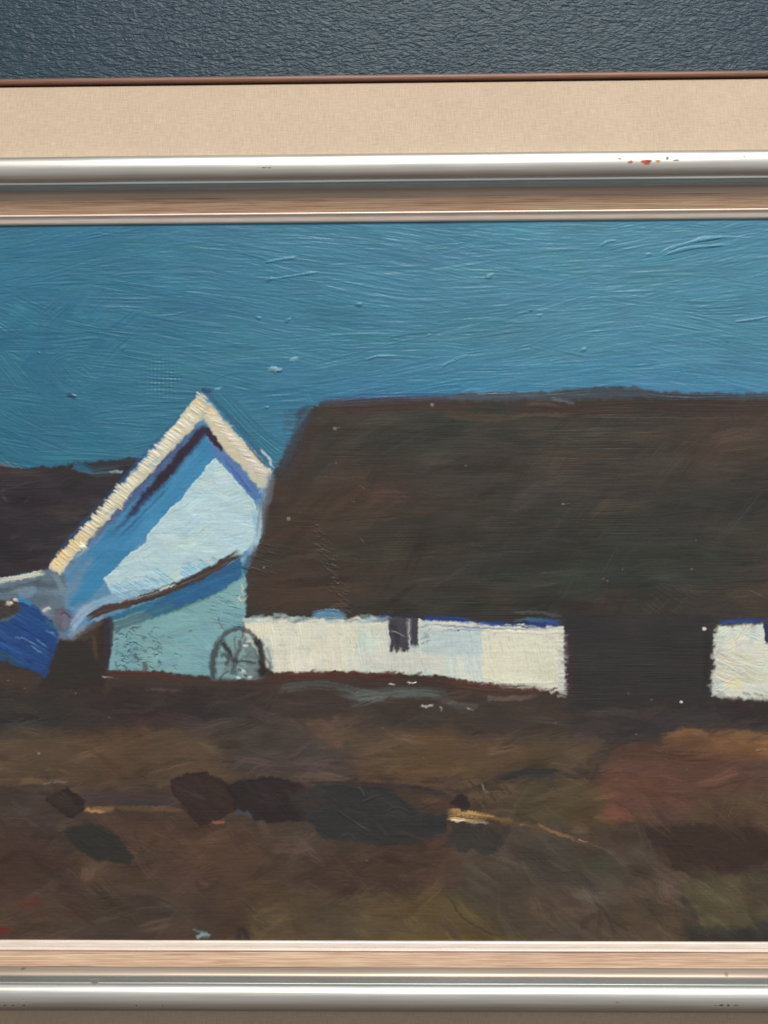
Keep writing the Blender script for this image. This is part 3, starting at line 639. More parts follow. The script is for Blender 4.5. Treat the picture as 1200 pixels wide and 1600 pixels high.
for pts, w in (([(657, 1102), (665, 1104), (678, 1103)], 5), ([(687, 1105), (690, 1108), (689, 1114)], 4), ([(606, 1070), (612, 1069), (618, 1070)], 3), ([(636, 1066), (644, 1068), (652, 1067)], 3), ([(728, 1106), (736, 1109), (742, 1108)], 4)):
    stroke(pts, w, (205, 208, 204), alpha=.9, dry=.2, relief=.6, base=1)

# ---- the dark field: soft wet-in-wet passages
clipF = (YY > 1040).astype(float) * ((RG == FIELD) | (RG == DOOR))
def patch(pts, c, soft=14, rough=11, alpha=.85, **k): fill(pts, c, soft=soft, rough=rough, alpha=alpha, cvar=k.pop('cvar', .07), vs=(16, 30), **k)
patch([(-210, 1070), (200, 1080), (420, 1080), (420, 1130), (200, 1135), (-210, 1150)], (54, 47, 46), 10)
patch([(170, 1075), (330, 1082), (340, 1120), (220, 1130), (160, 1110)], (52, 42, 43), 10)
patch([(-210, 1100), (90, 1085), (120, 1125), (40, 1150), (-210, 1160)], (52, 49, 47), 10)
patch([(430, 1095), (640, 1110), (880, 1105), (940, 1110), (930, 1150), (760, 1150), (560, 1130), (430, 1125)], (58, 50, 45), 10)
patch([(880, 1095), (1120, 1095), (1410, 1100), (1410, 1145), (1120, 1150), (1010, 1160), (920, 1160)], (50, 46, 47), 8)
patch([(1110, 1096), (1410, 1104), (1410, 1125), (1120, 1120)], (46, 38, 39), 6)
patch([(-210, 1160), (60, 1145), (220, 1140), (350, 1150), (360, 1215), (200, 1225), (-210, 1232)], (82, 65, 50), 12)
patch([(60, 1160), (140, 1155), (160, 1215), (70, 1225)], (78, 62, 52), 10, alpha=.6)
patch([(340, 1130), (440, 1120), (520, 1140), (560, 1215), (380, 1218)], (70, 59, 54), 14)
patch([(478, 1132), (510, 1126), (545, 1130), (548, 1160), (530, 1170), (500, 1150)], (104, 76, 60), 9, alpha=.75)
patch([(540, 1140), (660, 1145), (760, 1160), (940, 1155), (930, 1195), (780, 1212), (640, 1225), (560, 1220)], (86, 67, 50), 12)
patch([(600, 1160), (700, 1150), (740, 1200), (620, 1215)], (90, 70, 48), 12, alpha=.5)
patch([(820, 1150), (880, 1155), (920, 1195), (860, 1200)], (86, 72, 52), 8, alpha=.6)
patch([(730, 1222), (880, 1215), (950, 1215), (960, 1285), (920, 1300), (800, 1280), (740, 1262)], (80, 67, 48), 10)
patch([(-210, 1275), (200, 1280), (420, 1290), (480, 1330), (480, 1490), (-210, 1490)], (70, 56, 47), 12)
patch([(-210, 1280), (40, 1275), (100, 1300), (120, 1400), (-210, 1420)], (64, 50, 46), 14, alpha=.7)
patch([(230, 1290), (330, 1290), (420, 1300), (380, 1380), (250, 1390)], (76, 58, 48), 16, alpha=.7)
patch([(480, 1325), (640, 1320), (760, 1320), (720, 1400), (560, 1400), (490, 1395)], (72, 56, 48), 12)
patch([(470, 1330), (560, 1325), (540, 1400), (480, 1400)], (60, 50, 42), 12, alpha=.7)
patch([(390, 1380), (500, 1395), (700, 1400), (820, 1420), (840, 1490), (380, 1490)], (82, 69, 52), 12)
patch([(640, 1400), (720, 1390), (800, 1440), (810, 1490), (620, 1490)], (88, 73, 48), 10, alpha=.7)
patch([(700, 1310), (830, 1290), (960, 1310), (1040, 1380), (1060, 1490), (830, 1490), (740, 1390)], (74, 64, 54), 10)
patch([(820, 1310), (1000, 1320), (1020, 1360), (880, 1360)], (70, 64, 56), 10, alpha=.6)
patch([(960, 1290), (1000, 1280), (1060, 1370), (1090, 1470), (980, 1470)], (80, 66, 54), 10, alpha=.7)
patch([(1060, 1365), (1200, 1350), (1410, 1350), (1410, 1490), (1060, 1490)], (72, 64, 52), 8)
patch([(1062, 1372), (1110, 1366), (1165, 1370), (1165, 1440), (1130, 1465), (1096, 1450)], (86, 79, 58), 6)
patch([(1070, 1440), (1110, 1450), (1200, 1440), (1410, 1440), (1410, 1490), (1070, 1490)], (48, 47, 44), 6)
patch([(1170, 1370), (1410, 1360), (1410, 1445), (1180, 1440)], (72, 66, 54), 8)
# red bank with ochre rim
patch([(1030, 1158), (1060, 1142), (1082, 1140), (1110, 1152), (1138, 1139), (1200, 1146), (1410, 1142), (1410, 1190), (1100, 1190)], (112, 80, 54), 4, 3)
patch([(940, 1200), (955, 1172), (1000, 1162), (1050, 1160), (1090, 1178), (1140, 1178), (1200, 1190), (1410, 1190), (1410, 1296), (1100, 1292), (1000, 1288), (952, 1278)], (90, 63, 52), 7, 4)
patch([(1100, 1240), (1410, 1230), (1410, 1298), (1060, 1292)], (82, 64, 48), 14)
patch([(950, 1262), (985, 1258), (990, 1285), (955, 1290)], (100, 66, 52), 6, alpha=.6)
patch([(1000, 1296), (1060, 1288), (1150, 1288), (1210, 1296), (1410, 1300), (1410, 1350), (1210, 1345), (1150, 1368), (1090, 1374), (1040, 1355), (1005, 1320)], (62, 50, 43), 4, 3)
patch([(998, 1300), (1050, 1292), (1110, 1300), (1120, 1360), (1080, 1372), (1040, 1355)], (68, 50, 44), 8, alpha=.7)
for pts, c in (([(1040, 1152), (1085, 1143), (1112, 1154)], (130, 92, 60)), ([(1110, 1156), (1140, 1142), (1170, 1150)], (128, 88, 58)), ([(1150, 1160), (1180, 1168), (1210, 1176)], (120, 84, 54))):
    stroke(pts, 10, c, alpha=.7, dry=.2, relief=.4, edge=.6)
stroke([(1180, 1174), (1192, 1170), (1206, 1166)], 3, (170, 160, 148), alpha=.8, dry=.3, relief=.5, base=.6)
# diagonal sweeps through the lower field
for k in range(900):
    u = rng.uniform(-200, 1400); v = rng.uniform(1095, 1478); L = rng.uniform(30, 110)
    th = (.55 if u > 700 and v > 1290 else -.1 if v < 1230 else rng.choice([.5, -.4])) + rng.normal(0, .25)
    (x_, y_), = P([(u, v)])
    jx_, jy_ = int(np.clip(x_ - X0, 0, NX - 1)), int(np.clip(y_ - Y0, 0, NY - 1))
    c0 = C[jy_, jx_] if k % 3 else C[int(np.clip(jy_ - L * .35 * math.sin(th), 0, NY - 1)), int(np.clip(jx_ - L * .45 * math.cos(th), 0, NX - 1))]
    c = np.clip(np.where(c0 <= .0031308, c0 * 12.92, 1.055 * c0 ** (1 / 2.4) - .055) * 255, 5, 250)
    if c.max() > 120: continue
    dx, dy = math.cos(th) * L / 2, math.sin(th) * L / 2
    stroke([(u - dx, v - dy), (u + dx * .1, v + dy * .1 + rng.normal(0, 4)), (u + dx, v + dy)], rng.uniform(10, 36), jit(c, 4.2), alpha=.5, dry=.24, relief=.28, bristle=2.6, cvar=.10, edge=.8, end=.35, clip=clipF)
_fm = ((RG == FIELD) & (YY > 1085)).astype(float) * np.clip((YY - 1085) / 60, 0, 1)
C *= (1 + .20 * _fm * (1 + 1.5 * fbm(NY, NX, 30, 70, 4)))[..., None]
C *= 1 + _fm[..., None] * vnoise(NY, NX, 60, 110)[..., None] * np.array([.10, .0, -.08])
# the bigger passages re-stated over the sweeps
patch([(1002, 1296), (1060, 1288), (1150, 1288), (1210, 1296), (1410, 1300), (1410, 1350), (1210, 1345), (1150, 1368), (1090, 1374), (1040, 1355), (1008, 1320)], (60, 45, 39), 6, 6, alpha=.9)
patch([(1062, 1372), (1110, 1366), (1165, 1370), (1165, 1440), (1130, 1465), (1096, 1450)], (86, 79, 59), 13, 9, alpha=.65)
patch([(1070, 1445), (1110, 1452), (1200, 1442), (1410, 1440), (1410, 1490), (1070, 1490)], (50, 48, 45), 10, 6, alpha=.65)
patch([(944, 1200), (960, 1172), (1000, 1162), (1050, 1162), (1090, 1182), (1140, 1182), (1160, 1230), (1080, 1262), (1000, 1270), (955, 1250)], (98, 67, 54), 16, 10, alpha=.4)
patch([(700, 1400), (740, 1430), (790, 1466), (840, 1440), (800, 1380), (740, 1340)], (68, 62, 52), 9, 6, alpha=.5)
patch([(480, 1335), (600, 1330), (690, 1345), (640, 1390), (560, 1400), (490, 1390)], (70, 52, 43), 10, 8, alpha=.6)
patch([(560, 1405), (680, 1400), (760, 1440), (790, 1480), (560, 1480)], (98, 80, 54), 12, 8, alpha=.5)
patch([(230, 1300), (330, 1300), (430, 1330), (420, 1400), (300, 1420), (220, 1380)], (86, 64, 52), 16, 8, alpha=.5)
patch([(-210, 1290), (40, 1285), (90, 1310), (70, 1400), (-210, 1420)], (68, 48, 42), 14, 8, alpha=.5)
patch([(-210, 1165), (60, 1150), (220, 1148), (330, 1160), (340, 1205), (200, 1218), (-210, 1225)], (92, 72, 54), 12, 8, alpha=.45)
drybrush(420, (-200, 1140, 1400, 1478), FIELD, lambda u, v: (.75 if u > 700 and v > 1280 else -.12 if v < 1240 else rng.choice([.6, -.5, -.1])) + rng.normal(0, .25), lo=.68, hi=1.36, w=(5, 18), L=(24, 90), alpha=.5)
drybrush(1000, (-200, 1085, 1400, 1478), FIELD, lambda u, v: (.62 if u > 700 and v > 1280 else -.12 if v < 1240 else rng.choice([.6, -.5, -.1])) + rng.normal(0, .28), lo=.74, hi=1.3)
# rut line and dark clods
for pts, w, c, al in (([(-200, 1250), (0, 1246), (60, 1244)], 18, (68, 55, 52), .85), ([(110, 1250), (200, 1244), (285, 1252)], 17, (72, 60, 60), .85), ([(180, 1254), (240, 1256), (285, 1260)], 8, (58, 58, 66), .7), ([(100, 1237), (180, 1226), (270, 1220)], 9, (88, 68, 58), .7),
                      ([(470, 1222), (560, 1226), (700, 1234)], 9, (58, 46, 46), .8), ([(600, 1236), (660, 1242), (720, 1248)], 10, (66, 54, 46), .7), ([(690, 1232), (730, 1236), (770, 1224)], 9, (56, 46, 46), .7), ([(774, 1218), (820, 1208), (884, 1202)], 13, (48, 49, 50), .9), ([(800, 1218), (860, 1212), (936, 1216)], 8, (56, 54, 50), .6),
                      ([(30, 1222), (50, 1220), (70, 1224)], 13, (110, 88, 66), .75), ([(62, 1226), (90, 1222), (108, 1222)], 4, (138, 120, 106), .6), ([(128, 1266), (150, 1266), (182, 1264)], 12, (124, 100, 72), .85), ([(132, 1266), (145, 1268), (165, 1270)], 5, (184, 140, 94), .85), ([(180, 1262), (210, 1264), (250, 1264)], 10, (96, 80, 56), .7), ([(235, 1264), (262, 1264), (290, 1270)], 9, (116, 84, 66), .8),
                      ([(330, 1283), (345, 1286), (352, 1285)], 7, (150, 98, 76), .8), ([(365, 1270), (380, 1268), (396, 1276)], 14, (72, 78, 90), .8), ([(320, 1206), (335, 1215), (350, 1226)], 4, (118, 96, 80), .6)):
    stroke(pts, w, c, alpha=al, dry=.14, relief=.25, bristle=3, cvar=.08, edge=.5)
fill([(70, 1250), (84, 1236), (106, 1232), (124, 1242), (134, 1252), (132, 1266), (112, 1278), (98, 1274), (84, 1262)], (45, 36, 33), soft=1.6, rough=2.5, alpha=.96, cvar=.08, lip=.3)
fill([(264, 1218), (290, 1208), (322, 1205), (336, 1214), (352, 1224), (372, 1244), (366, 1268), (344, 1278), (332, 1284), (312, 1290), (300, 1282), (288, 1262), (266, 1236)], (52, 39, 37), soft=1.8, rough=2.5, alpha=.95, cvar=.10, lip=.3)
fill([(354, 1226), (390, 1218), (434, 1214), (470, 1224), (486, 1250), (476, 1282), (440, 1286), (400, 1284), (388, 1268), (366, 1262)], (45, 36, 38), soft=3, rough=3, alpha=.95, cvar=.08, lip=.2)
fill([(466, 1238), (500, 1226), (600, 1228), (640, 1254), (656, 1268), (700, 1276), (700, 1300), (666, 1310), (650, 1318), (600, 1322), (546, 1316), (510, 1312), (480, 1286)], (49, 50, 51), soft=4, rough=3, alpha=.95, cvar=.08, lip=.2)
for k in range(70):
    cx, cy, rx, ry = ((100, 1256, 28, 20), (316, 1248, 46, 34), (425, 1250, 56, 30), (590, 1274, 100, 40), (150, 1320, 48, 26))[k % 5]
    u = cx + rng.normal(0, .4) * rx; v = cy + rng.normal(0, .4) * ry; a_ = rng.normal(.6, .25); l_ = rng.uniform(12, 34)
    stroke([(u - l_ * math.cos(a_), v - l_ * math.sin(a_)), (u + l_ * math.cos(a_), v + l_ * math.sin(a_))], rng.uniform(6, 14), jit(((56, 46, 42), (62, 48, 45), (54, 45, 46), (58, 58, 58), (55, 54, 51))[k % 5], 3) , alpha=.55, dry=.4, relief=.4, bristle=2, cvar=.1, edge=.4)
patch([(450, 1240), (500, 1236), (520, 1260), (480, 1280)], (62, 55, 54), 10, alpha=.6)
stroke([(660, 1282), (680, 1290), (700, 1292)], 24, (46, 48, 50), alpha=.8, dry=.1, relief=.2, edge=.6)
fill([(94, 1296), (130, 1288), (160, 1290), (186, 1306), (208, 1340), (204, 1352), (150, 1346), (124, 1330)], (47, 47, 45), soft=3, rough=2, alpha=.9, cvar=.05)
stroke([(84, 1300), (104, 1326), (122, 1346)], 14, (60, 55, 50), alpha=.5, dry=.2, relief=.2, edge=.8)
for pts in ([(560, 1256), (590, 1244), (606, 1244)], [(520, 1262), (560, 1290), (590, 1310)], [(600, 1270), (620, 1262), (640, 1270)], [(530, 1310), (545, 1305), (556, 1316)], [(555, 1290), (580, 1300), (600, 1318)]):
    stroke(pts, 4, (58, 60, 60), alpha=.6, dry=.2, relief=.3, base=.8, edge=.7)
patch([(705, 1288), (740, 1284), (790, 1300), (780, 1335), (720, 1330), (700, 1312)], (52, 52, 51), 8)
for k in range(24):
    u = rng.uniform(715, 800); v = rng.uniform(1224, 1262)
    stroke([(u - 6, v - 8), (u, v - 2), (u + 8, v + 10)], 4, jit([(66, 56, 48), (84, 72, 58), (58, 48, 44)][k % 3], 3), alpha=.5, dry=.2, relief=.5, bristle=2.2, edge=.6)
stroke([(752, 1224), (757, 1234), (766, 1240)], 3, (136, 126, 112), alpha=.7, dry=.2, relief=.5, base=.5)
for o, c in ((0, (190, 150, 98)), (4, (206, 166, 108)), (9, (182, 142, 94)), (13, (208, 172, 118))):
    stroke([(697, 1267 + o), (715, 1267 + o), (735, 1270 + o), (776 - o * 1.2, 1277 + o * .5)], 5.5, c, alpha=.9, dry=.32, relief=.5, bristle=1.8, base=.4, end=.22, taper=.4)
stroke([(704, 1282), (718, 1283), (728, 1283)], 4, (236, 226, 196), alpha=.95, dry=.1, relief=.4, base=1)
stroke([(728, 1285), (745, 1286), (765, 1286)], 4, (168, 160, 132), alpha=.7, dry=.2, relief=.4)
stroke([(748, 1272), (775, 1280), (805, 1284)], 10, (140, 106, 68), alpha=.6, dry=.25, relief=.4, edge=.7)
fill([(702, 1256), (716, 1240), (730, 1244), (734, 1258), (728, 1268), (718, 1264)], (48, 38, 40), soft=2.5, rough=2, alpha=.95)
stroke([(640, 1232), (680, 1238), (712, 1246)], 9, (54, 44, 43), alpha=.8, dry=.15, relief=.3)
for pts, w, c in (([(838, 1288), (860, 1298), (920, 1320)], 7, (158, 120, 84)), ([(845, 1296), (880, 1304), (915, 1316)], 4, (196, 156, 124)), ([(812, 1288), (817, 1289), (824, 1291)], 5, (184, 156, 128)), ([(905, 1312), (912, 1315), (920, 1318)], 4, (206, 170, 146)), ([(915, 1318), (935, 1324), (955, 1334)], 4, (120, 90, 66)), ([(780, 1286), (830, 1292), (880, 1310)], 12, (100, 82, 58))):
    stroke(pts, w, c, alpha=.7, dry=.35, relief=.5, bristle=2.2, edge=.6)
# re-state the crisp darks and the marks along the lower edge
for pts, w, c, al in (([(926, 1414), (940, 1420), (956, 1450), (958, 1466)], 13, (60, 50, 43), .55), ([(936, 1420), (938, 1445), (934, 1475)], 9, (58, 49, 42), .6), ([(906, 1446), (918, 1438), (934, 1428)], 13, (62, 52, 45), .5), ([(905, 1452), (912, 1450), (920, 1446)], 8, (60, 50, 43), .5), ([(1065, 1400), (1078, 1420), (1095, 1440)], 16, (52, 48, 44), .6),
                      ([(1010, 1390), (1040, 1410), (1066, 1440)], 10, (90, 72, 58), .5), ([(960, 1400), (1000, 1420), (1020, 1440)], 12, (86, 68, 54), .5), ([(700, 1400), (730, 1440), (790, 1470)], 5, (60, 52, 44), .6), ([(690, 1440), (705, 1455), (720, 1475)], 16, (66, 60, 58), .5),
                      ([(30, 1418), (48, 1412), (66, 1404)], 20, (100, 54, 46), .6), ([(-12, 1460), (4, 1454), (18, 1460)], 18, (112, 40, 40), .75), ([(30, 1440), (60, 1430), (90, 1420)], 12, (80, 54, 48), .4), ([(306, 1464), (316, 1461), (330, 1464)], 9, (138, 170, 168), .9), ([(300, 1452), (312, 1456), (322, 1458)], 4, (118, 140, 140), .5), ([(372, 1472), (378, 1452), (390, 1472)], 13, (48, 38, 42), .7),
                      ([(600, 1290), (700, 1330), (640, 1345)], 8, (74, 58, 50), .4), ([(940, 1120), (1000, 1130), (1040, 1150)], 26, (50, 47, 47), .6), ([(930, 1150), (950, 1160), (960, 1172)], 20, (56, 50, 46), .5), ([(925, 1222), (932, 1205), (938, 1190)], 10, (52, 48, 46), .5)):
    stroke(pts, w, c, alpha=al, dry=.18, relief=.25, bristle=3, cvar=.06, edge=.6)
for k in range(60):
    u = rng.uniform(480, 690); v = rng.uniform(1330, 1400)
    stroke([(u - 14, v - 4), (u + 14, v + 3)], 3, (92, 76, 66), alpha=.28, dry=.35, relief=.5, bristle=2, edge=.7)

# ---- hair marks: the brush drags every boundary a little
def dragged(A, dx, dy):
    x = np.clip(np.arange(NX)[None] + dx, 0, NX - 1.01); y = np.clip(np.arange(NY)[:, None] + dy, 0, NY - 1.01)
    x0 = x.astype(int); y0 = y.astype(int)
    if A.dtype == np.int8: return A[np.rint(y).astype(int), np.rint(x).astype(int)]
    fx_ = x - x0; fy_ = y - y0
    if A.ndim == 3: fx_ = fx_[..., None]; fy_ = fy_[..., None]
    return (A[y0, x0] * (1 - fx_) + A[y0, x0 + 1] * fx_) * (1 - fy_) + (A[y0 + 1, x0] * (1 - fx_) + A[y0 + 1, x0 + 1] * fx_) * fy_


big = vnoise(NY, NX, 45, 60)
ddx = 1.3 * fbm(NY, NX, 6, 9, 2) + 2.0 * vnoise(NY, NX, 2.3, 20) * (.5 + .5 * big) * (.5 + .5 * vnoise(NY, NX, 12, 14))
ddy = 1.3 * fbm(NY, NX, 8, 6, 2) + .8 * vnoise(NY, NX, 12, 2.4) * (.5 - .5 * big)
C = dragged(C, ddx, ddy); RG = dragged(RG, ddx, ddy)
C *= (1 + .055 * vnoise(NY, NX, 1.6, 22) + .04 * vnoise(NY, NX, 3, 3) + .05 * fbm(NY, NX, 30, 60, 3))[..., None]

# ---- whole surface: canvas threads, fine hair marks, stray specks
thr = vnoise(NY, NX, 2.1, 70) * .6 + vnoise(NY, NX, 1.7, 28) * .5
weave = np.sin(YY * 1.62 + 2.5 * vnoise(NY, NX, 22, 110)) * .35 + thr * 1.15
dark = ((RG == ROOF) | (RG == DOOR) | (RG == BARN)).astype(float)
fieldm = (RG == FIELD).astype(float)
amt = .19 * dark * (.55 + .8 * fbm(NY, NX, 70, 160, 2)).clip(.12, 1.7) + .07 * fieldm + .05 * (1 - dark - fieldm).clip(0, 1)
Hh += weave * amt
Hh += .10 * fbm(NY, NX, 5, 9, 2) * (1 - .4 * dark) + .25 * fbm(NY, NX, 40, 60, 2)
for k in range(40):
    u = rng.uniform(-150, 1380); v = rng.uniform(650, 1470)
    if rng.random() < .5: u, v = rng.uniform(420, 1380), rng.uniform(650, 960)
    c = None
    blob(u, v, rng.uniform(.9, 1.7), c, rng.uniform(.2, .55), rng.uniform(1, 3), rng.normal(0, .3))
for u, v, r in ((1101, 983, 3.0), (1065, 1097, 2.4), (451, 811, 3.0), (949, 908, 2.2), (943, 905, 2), (675, 633, 3), (523, 670, 3), (880, 788, 2.4), (973, 890, 1.8), (1088, 845, 1.6), (1081, 890, 2), (525, 724, 1.8), (598, 1139, 2), (60, 1178, 2.4), (662, 1186, 2), (856, 1080, 2), (982, 1084, 1.6), (1018, 1094, 2.0), (994, 1148, 2), (868, 1130, 1.8),
                (170, 1122, 2), (118, 1084, 1.5), (12, 1064, 2), (38, 1076, 1.6), (728, 728, 1.8), (716, 985, 1.6), (412, 887, 2.4), (1073, 1203, 1.8), (1110, 1263, 1.5), (573, 1345, 2), (640, 1150, 2)):
    blob(u, v, r * .8, (214, 212, 204) if (u, v) in ((1065, 1097), (1101, 983)) else (128, 120, 110) if r > 2.3 else (92, 86, 78), .5, 1.3, rng.normal(0, .5))
for pts in ([(560, 758), (566, 762), (572, 767)], [(562, 842), (566, 845), (570, 850)], [(548, 783), (552, 784), (556, 786)], [(1170, 923), (1180, 927), (1194, 933)], [(878, 789), (884, 788), (892, 787)], [(560, 1230), (566, 1238), (570, 1246)], [(520, 668), (526, 669), (532, 669)]):
    stroke(pts, 2.2, (92, 86, 78), alpha=.6, dry=.2, relief=.2, base=.6)
C[RG == ROOF] *= np.array([.90, .98, .985])
C = np.clip(C, .004, .9)
# PAINTER-END

# ------------------------------------------------------------------ materials
def mat(name):
    m_ = bpy.data.materials.new(name); m_.use_nodes = True
    nt = m_.node_tree
    return m_, nt, nt.nodes, nt.links, nt.nodes['Principled BSDF']


def mapped(nt, scale, coord='Object'):
    tc = nt.nodes.new('ShaderNodeTexCoord'); mp = nt.nodes.new('ShaderNodeMapping')
    mp.inputs['Scale'].default_value = scale
    nt.links.new(tc.outputs[coord], mp.inputs[0])
    return mp.outputs[0]


def noise(nt, vec, scale, detail=4, rough=.55, dist=0.):
    n = nt.nodes.new('ShaderNodeTexNoise')
    n.inputs['Scale'].default_value = scale; n.inputs['Detail'].default_value = detail
    n.inputs['Roughness'].default_value = rough; n.inputs['Distortion'].default_value = dist
    if vec is not None: nt.links.new(vec, n.inputs['Vector'])
    return n.outputs['Fac']


def ramp(nt, fac, stops):
    r = nt.nodes.new('ShaderNodeValToRGB')
    e = r.color_ramp.elements
    while len(e) < len(stops): e.new(.5)
    for el, (p_, c_) in zip(e, stops): el.position = p_; el.color = (*c_, 1)
    nt.links.new(fac, r.inputs[0])
    return r.outputs[0]


def math_(nt, op, a, b):
    n = nt.nodes.new('ShaderNodeMath'); n.operation = op
    for i, v in enumerate((a, b)):
        if isinstance(v, (int, float)): n.inputs[i].default_value = v
        else: nt.links.new(v, n.inputs[i])
    return n.outputs[0]


def bump(nt, h, bsdf, strength, dist, prev=None):
    b = nt.nodes.new('ShaderNodeBump')
    b.inputs['Strength'].default_value = strength; b.inputs['Distance'].default_value = dist
    nt.links.new(h, b.inputs['Height'])
    if prev is not None: nt.links.new(prev, b.inputs['Normal'])
    nt.links.new(b.outputs[0], bsdf.inputs['Normal'])
    return b.outputs[0]


def L3(*c): return tuple(lin(c))


# oil paint: pigment and gloss are stored per vertex, relief is real geometry
paint, nt, nd, lk, bs = mat('oil_paint')
at = nd.new('ShaderNodeAttribute'); at.attribute_name = 'pigment'
lk.new(at.outputs['Color'], bs.inputs['Base Color']); lk.new(at.outputs['Alpha'], bs.inputs['Roughness'])
bs.inputs['Specular IOR Level'].default_value = .42
bump(nt, noise(nt, mapped(nt, (900, 900, 2600)), 1.0, 3), bs, .12, .0002)

# wall: satin slate blue emulsion over a rough, rolled and combed plaster skin
wallm, nt, nd, lk, bs = mat('wall_paint')
v1 = mapped(nt, (150, 150, 320))
mp2 = nd.new('ShaderNodeMapping'); tc2 = nd.new('ShaderNodeTexCoord')
mp2.inputs['Rotation'].default_value = (0, math.radians(-26), 0); mp2.inputs['Scale'].default_value = (95, 95, 320)
lk.new(tc2.outputs['Object'], mp2.inputs[0])
nA = noise(nt, v1, 1.0, 2, .5, 1.2); nB = noise(nt, mp2.outputs[0], 1.0, 2, .5, 1.0)
patchy = noise(nt, mapped(nt, (9, 9, 9)), 1.0, 2)
hh = math_(nt, 'ADD', math_(nt, 'MULTIPLY', nA, math_(nt, 'SUBTRACT', 1.25, patchy)), math_(nt, 'MULTIPLY', nB, patchy))
bump(nt, hh, bs, .68, .0022)
lk.new(ramp(nt, noise(nt, mapped(nt, (5, 5, 5)), 1.0, 3), [(.3, L3(35, 58, 72)), (.7, L3(43, 63, 76))]), bs.inputs['Base Color'])
bs.inputs['Specular IOR Level'].default_value = .40
bs.inputs['Roughness'].default_value = .47


def wood(name, dark_, light_, rough, stretch, pos=(.3, .7), bstr=.25):
    m_, nt, nd, lk, bs = mat(name)
    v = mapped(nt, stretch, 'UV')
    g = noise(nt, v, 1.0, 5, .62, .3)
    g2 = noise(nt, mapped(nt, (stretch[0] * .2, stretch[1] * .25, 1), 'UV'), 1.0, 3, .5, .2)
    f = math_(nt, 'ADD', math_(nt, 'MULTIPLY', g, .7), math_(nt, 'MULTIPLY', g2, .3))
    lk.new(ramp(nt, f, [(pos[0], dark_), (pos[1], light_)]), bs.inputs['Base Color'])
    bs.inputs['Roughness'].default_value = rough
    bump(nt, g, bs, bstr, .0005)
    return m_


slipm = wood('limed_wood', L3(172, 130, 102), L3(236, 206, 178), .5, (.012, .55, 1), (.36, .66), .3)
edgem = wood('brown_wood', L3(98, 64, 50), L3(140, 98, 78), .45, (.02, .5, 1))
lipm, nt, nd, lk, bs = mat('bone_paint')
lk.new(ramp(nt, noise(nt, mapped(nt, (.02, .3, 1), 'UV'), 1.0, 4), [(.3, L3(232, 212, 198)), (.7, L3(246, 234, 222))]), bs.inputs['Base Color'])
bs.inputs['Roughness'].default_value = .32
bs.inputs['Metallic'].default_value = .15

# silver leaf, browner in the cove, with a painted reflection on the fillet; wear is stored per vertex: red bole and dark rubs
silver, nt, nd, lk, bs = mat('silver_leaf')
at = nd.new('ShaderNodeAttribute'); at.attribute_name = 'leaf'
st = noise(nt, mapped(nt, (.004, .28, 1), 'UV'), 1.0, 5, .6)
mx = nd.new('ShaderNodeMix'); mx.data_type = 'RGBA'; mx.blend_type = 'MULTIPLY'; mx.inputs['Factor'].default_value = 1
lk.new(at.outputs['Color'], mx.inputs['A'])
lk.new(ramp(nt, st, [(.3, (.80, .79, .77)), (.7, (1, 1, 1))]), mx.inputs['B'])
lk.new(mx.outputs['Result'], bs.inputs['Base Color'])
lk.new(at.outputs['Alpha'], bs.inputs['Metallic'])
rr = nd.new('ShaderNodeMapRange'); rr.inputs['To Min'].default_value = .35; rr.inputs['To Max'].default_value = .48
lk.new(noise(nt, mapped(nt, (.01, .05, 1), 'UV'), 1.0, 3), rr.inputs['Value']); lk.new(rr.outputs[0], bs.inputs['Roughness'])
bump(nt, st, bs, .12, .0004)

# natural linen covering the flat
linen, nt, nd, lk, bs = mat('natural_linen')
wa = noise(nt, mapped(nt, (.62, .045, 1), 'UV'), 1.0, 3, .7); we = noise(nt, mapped(nt, (.05, .62, 1), 'UV'), 1.0, 3, .7)
f = math_(nt, 'MULTIPLY', math_(nt, 'ADD', wa, we), .5)
cl = noise(nt, mapped(nt, (.012, .01, 1), 'UV'), 1.0, 3)
f2 = math_(nt, 'ADD', math_(nt, 'MULTIPLY', f, .9), math_(nt, 'MULTIPLY', cl, .1))
lk.new(ramp(nt, f2, [(.36, L3(176, 156, 135)), (.64, L3(205, 185, 162))]), bs.inputs['Base Color'])
bs.inputs['Roughness'].default_value = .85
bs.inputs['Sheen Weight'].default_value = .1
bump(nt, f, bs, .35, .0005)

backm, nt, nd, lk, bs = mat('raw_canvas')
lk.new(ramp(nt, noise(nt, mapped(nt, (900, 900, 900)), 1.0, 2), [(.3, L3(150, 132, 104)), (.7, L3(182, 164, 134))]), bs.inputs['Base Color'])
bs.inputs['Roughness'].default_value = .9

# ------------------------------------------------------------------ the wall
def mesh_obj(name, verts, faces, mats, parent=None, smooth=True):
    me = bpy.data.meshes.new(name)
    verts = np.asarray(verts, np.float32); faces = np.asarray(faces, np.int32)
    me.vertices.add(len(verts)); me.vertices.foreach_set('co', verts.ravel())
    me.loops.add(faces.size); me.loops.foreach_set('vertex_index', faces.ravel())
    me.polygons.add(len(faces)); me.polygons.foreach_set('loop_start', np.arange(0, faces.size, 4, dtype=np.int32))
    me.update(calc_edges=True)
    me.polygons.foreach_set('use_smooth', np.full(len(faces), smooth))
    me.materials.append(mats)
    o = bpy.data.objects.new(name, me); col.objects.link(o)
    if parent is not None: o.parent = parent
    return o


def grid_faces(ny, nx, flip=False):
    i = np.arange(ny * nx).reshape(ny, nx)
    q = np.stack([i[1:, :-1], i[1:, 1:], i[:-1, 1:], i[:-1, :-1]], -1).reshape(-1, 4)
    return q[:, ::-1] if flip else q


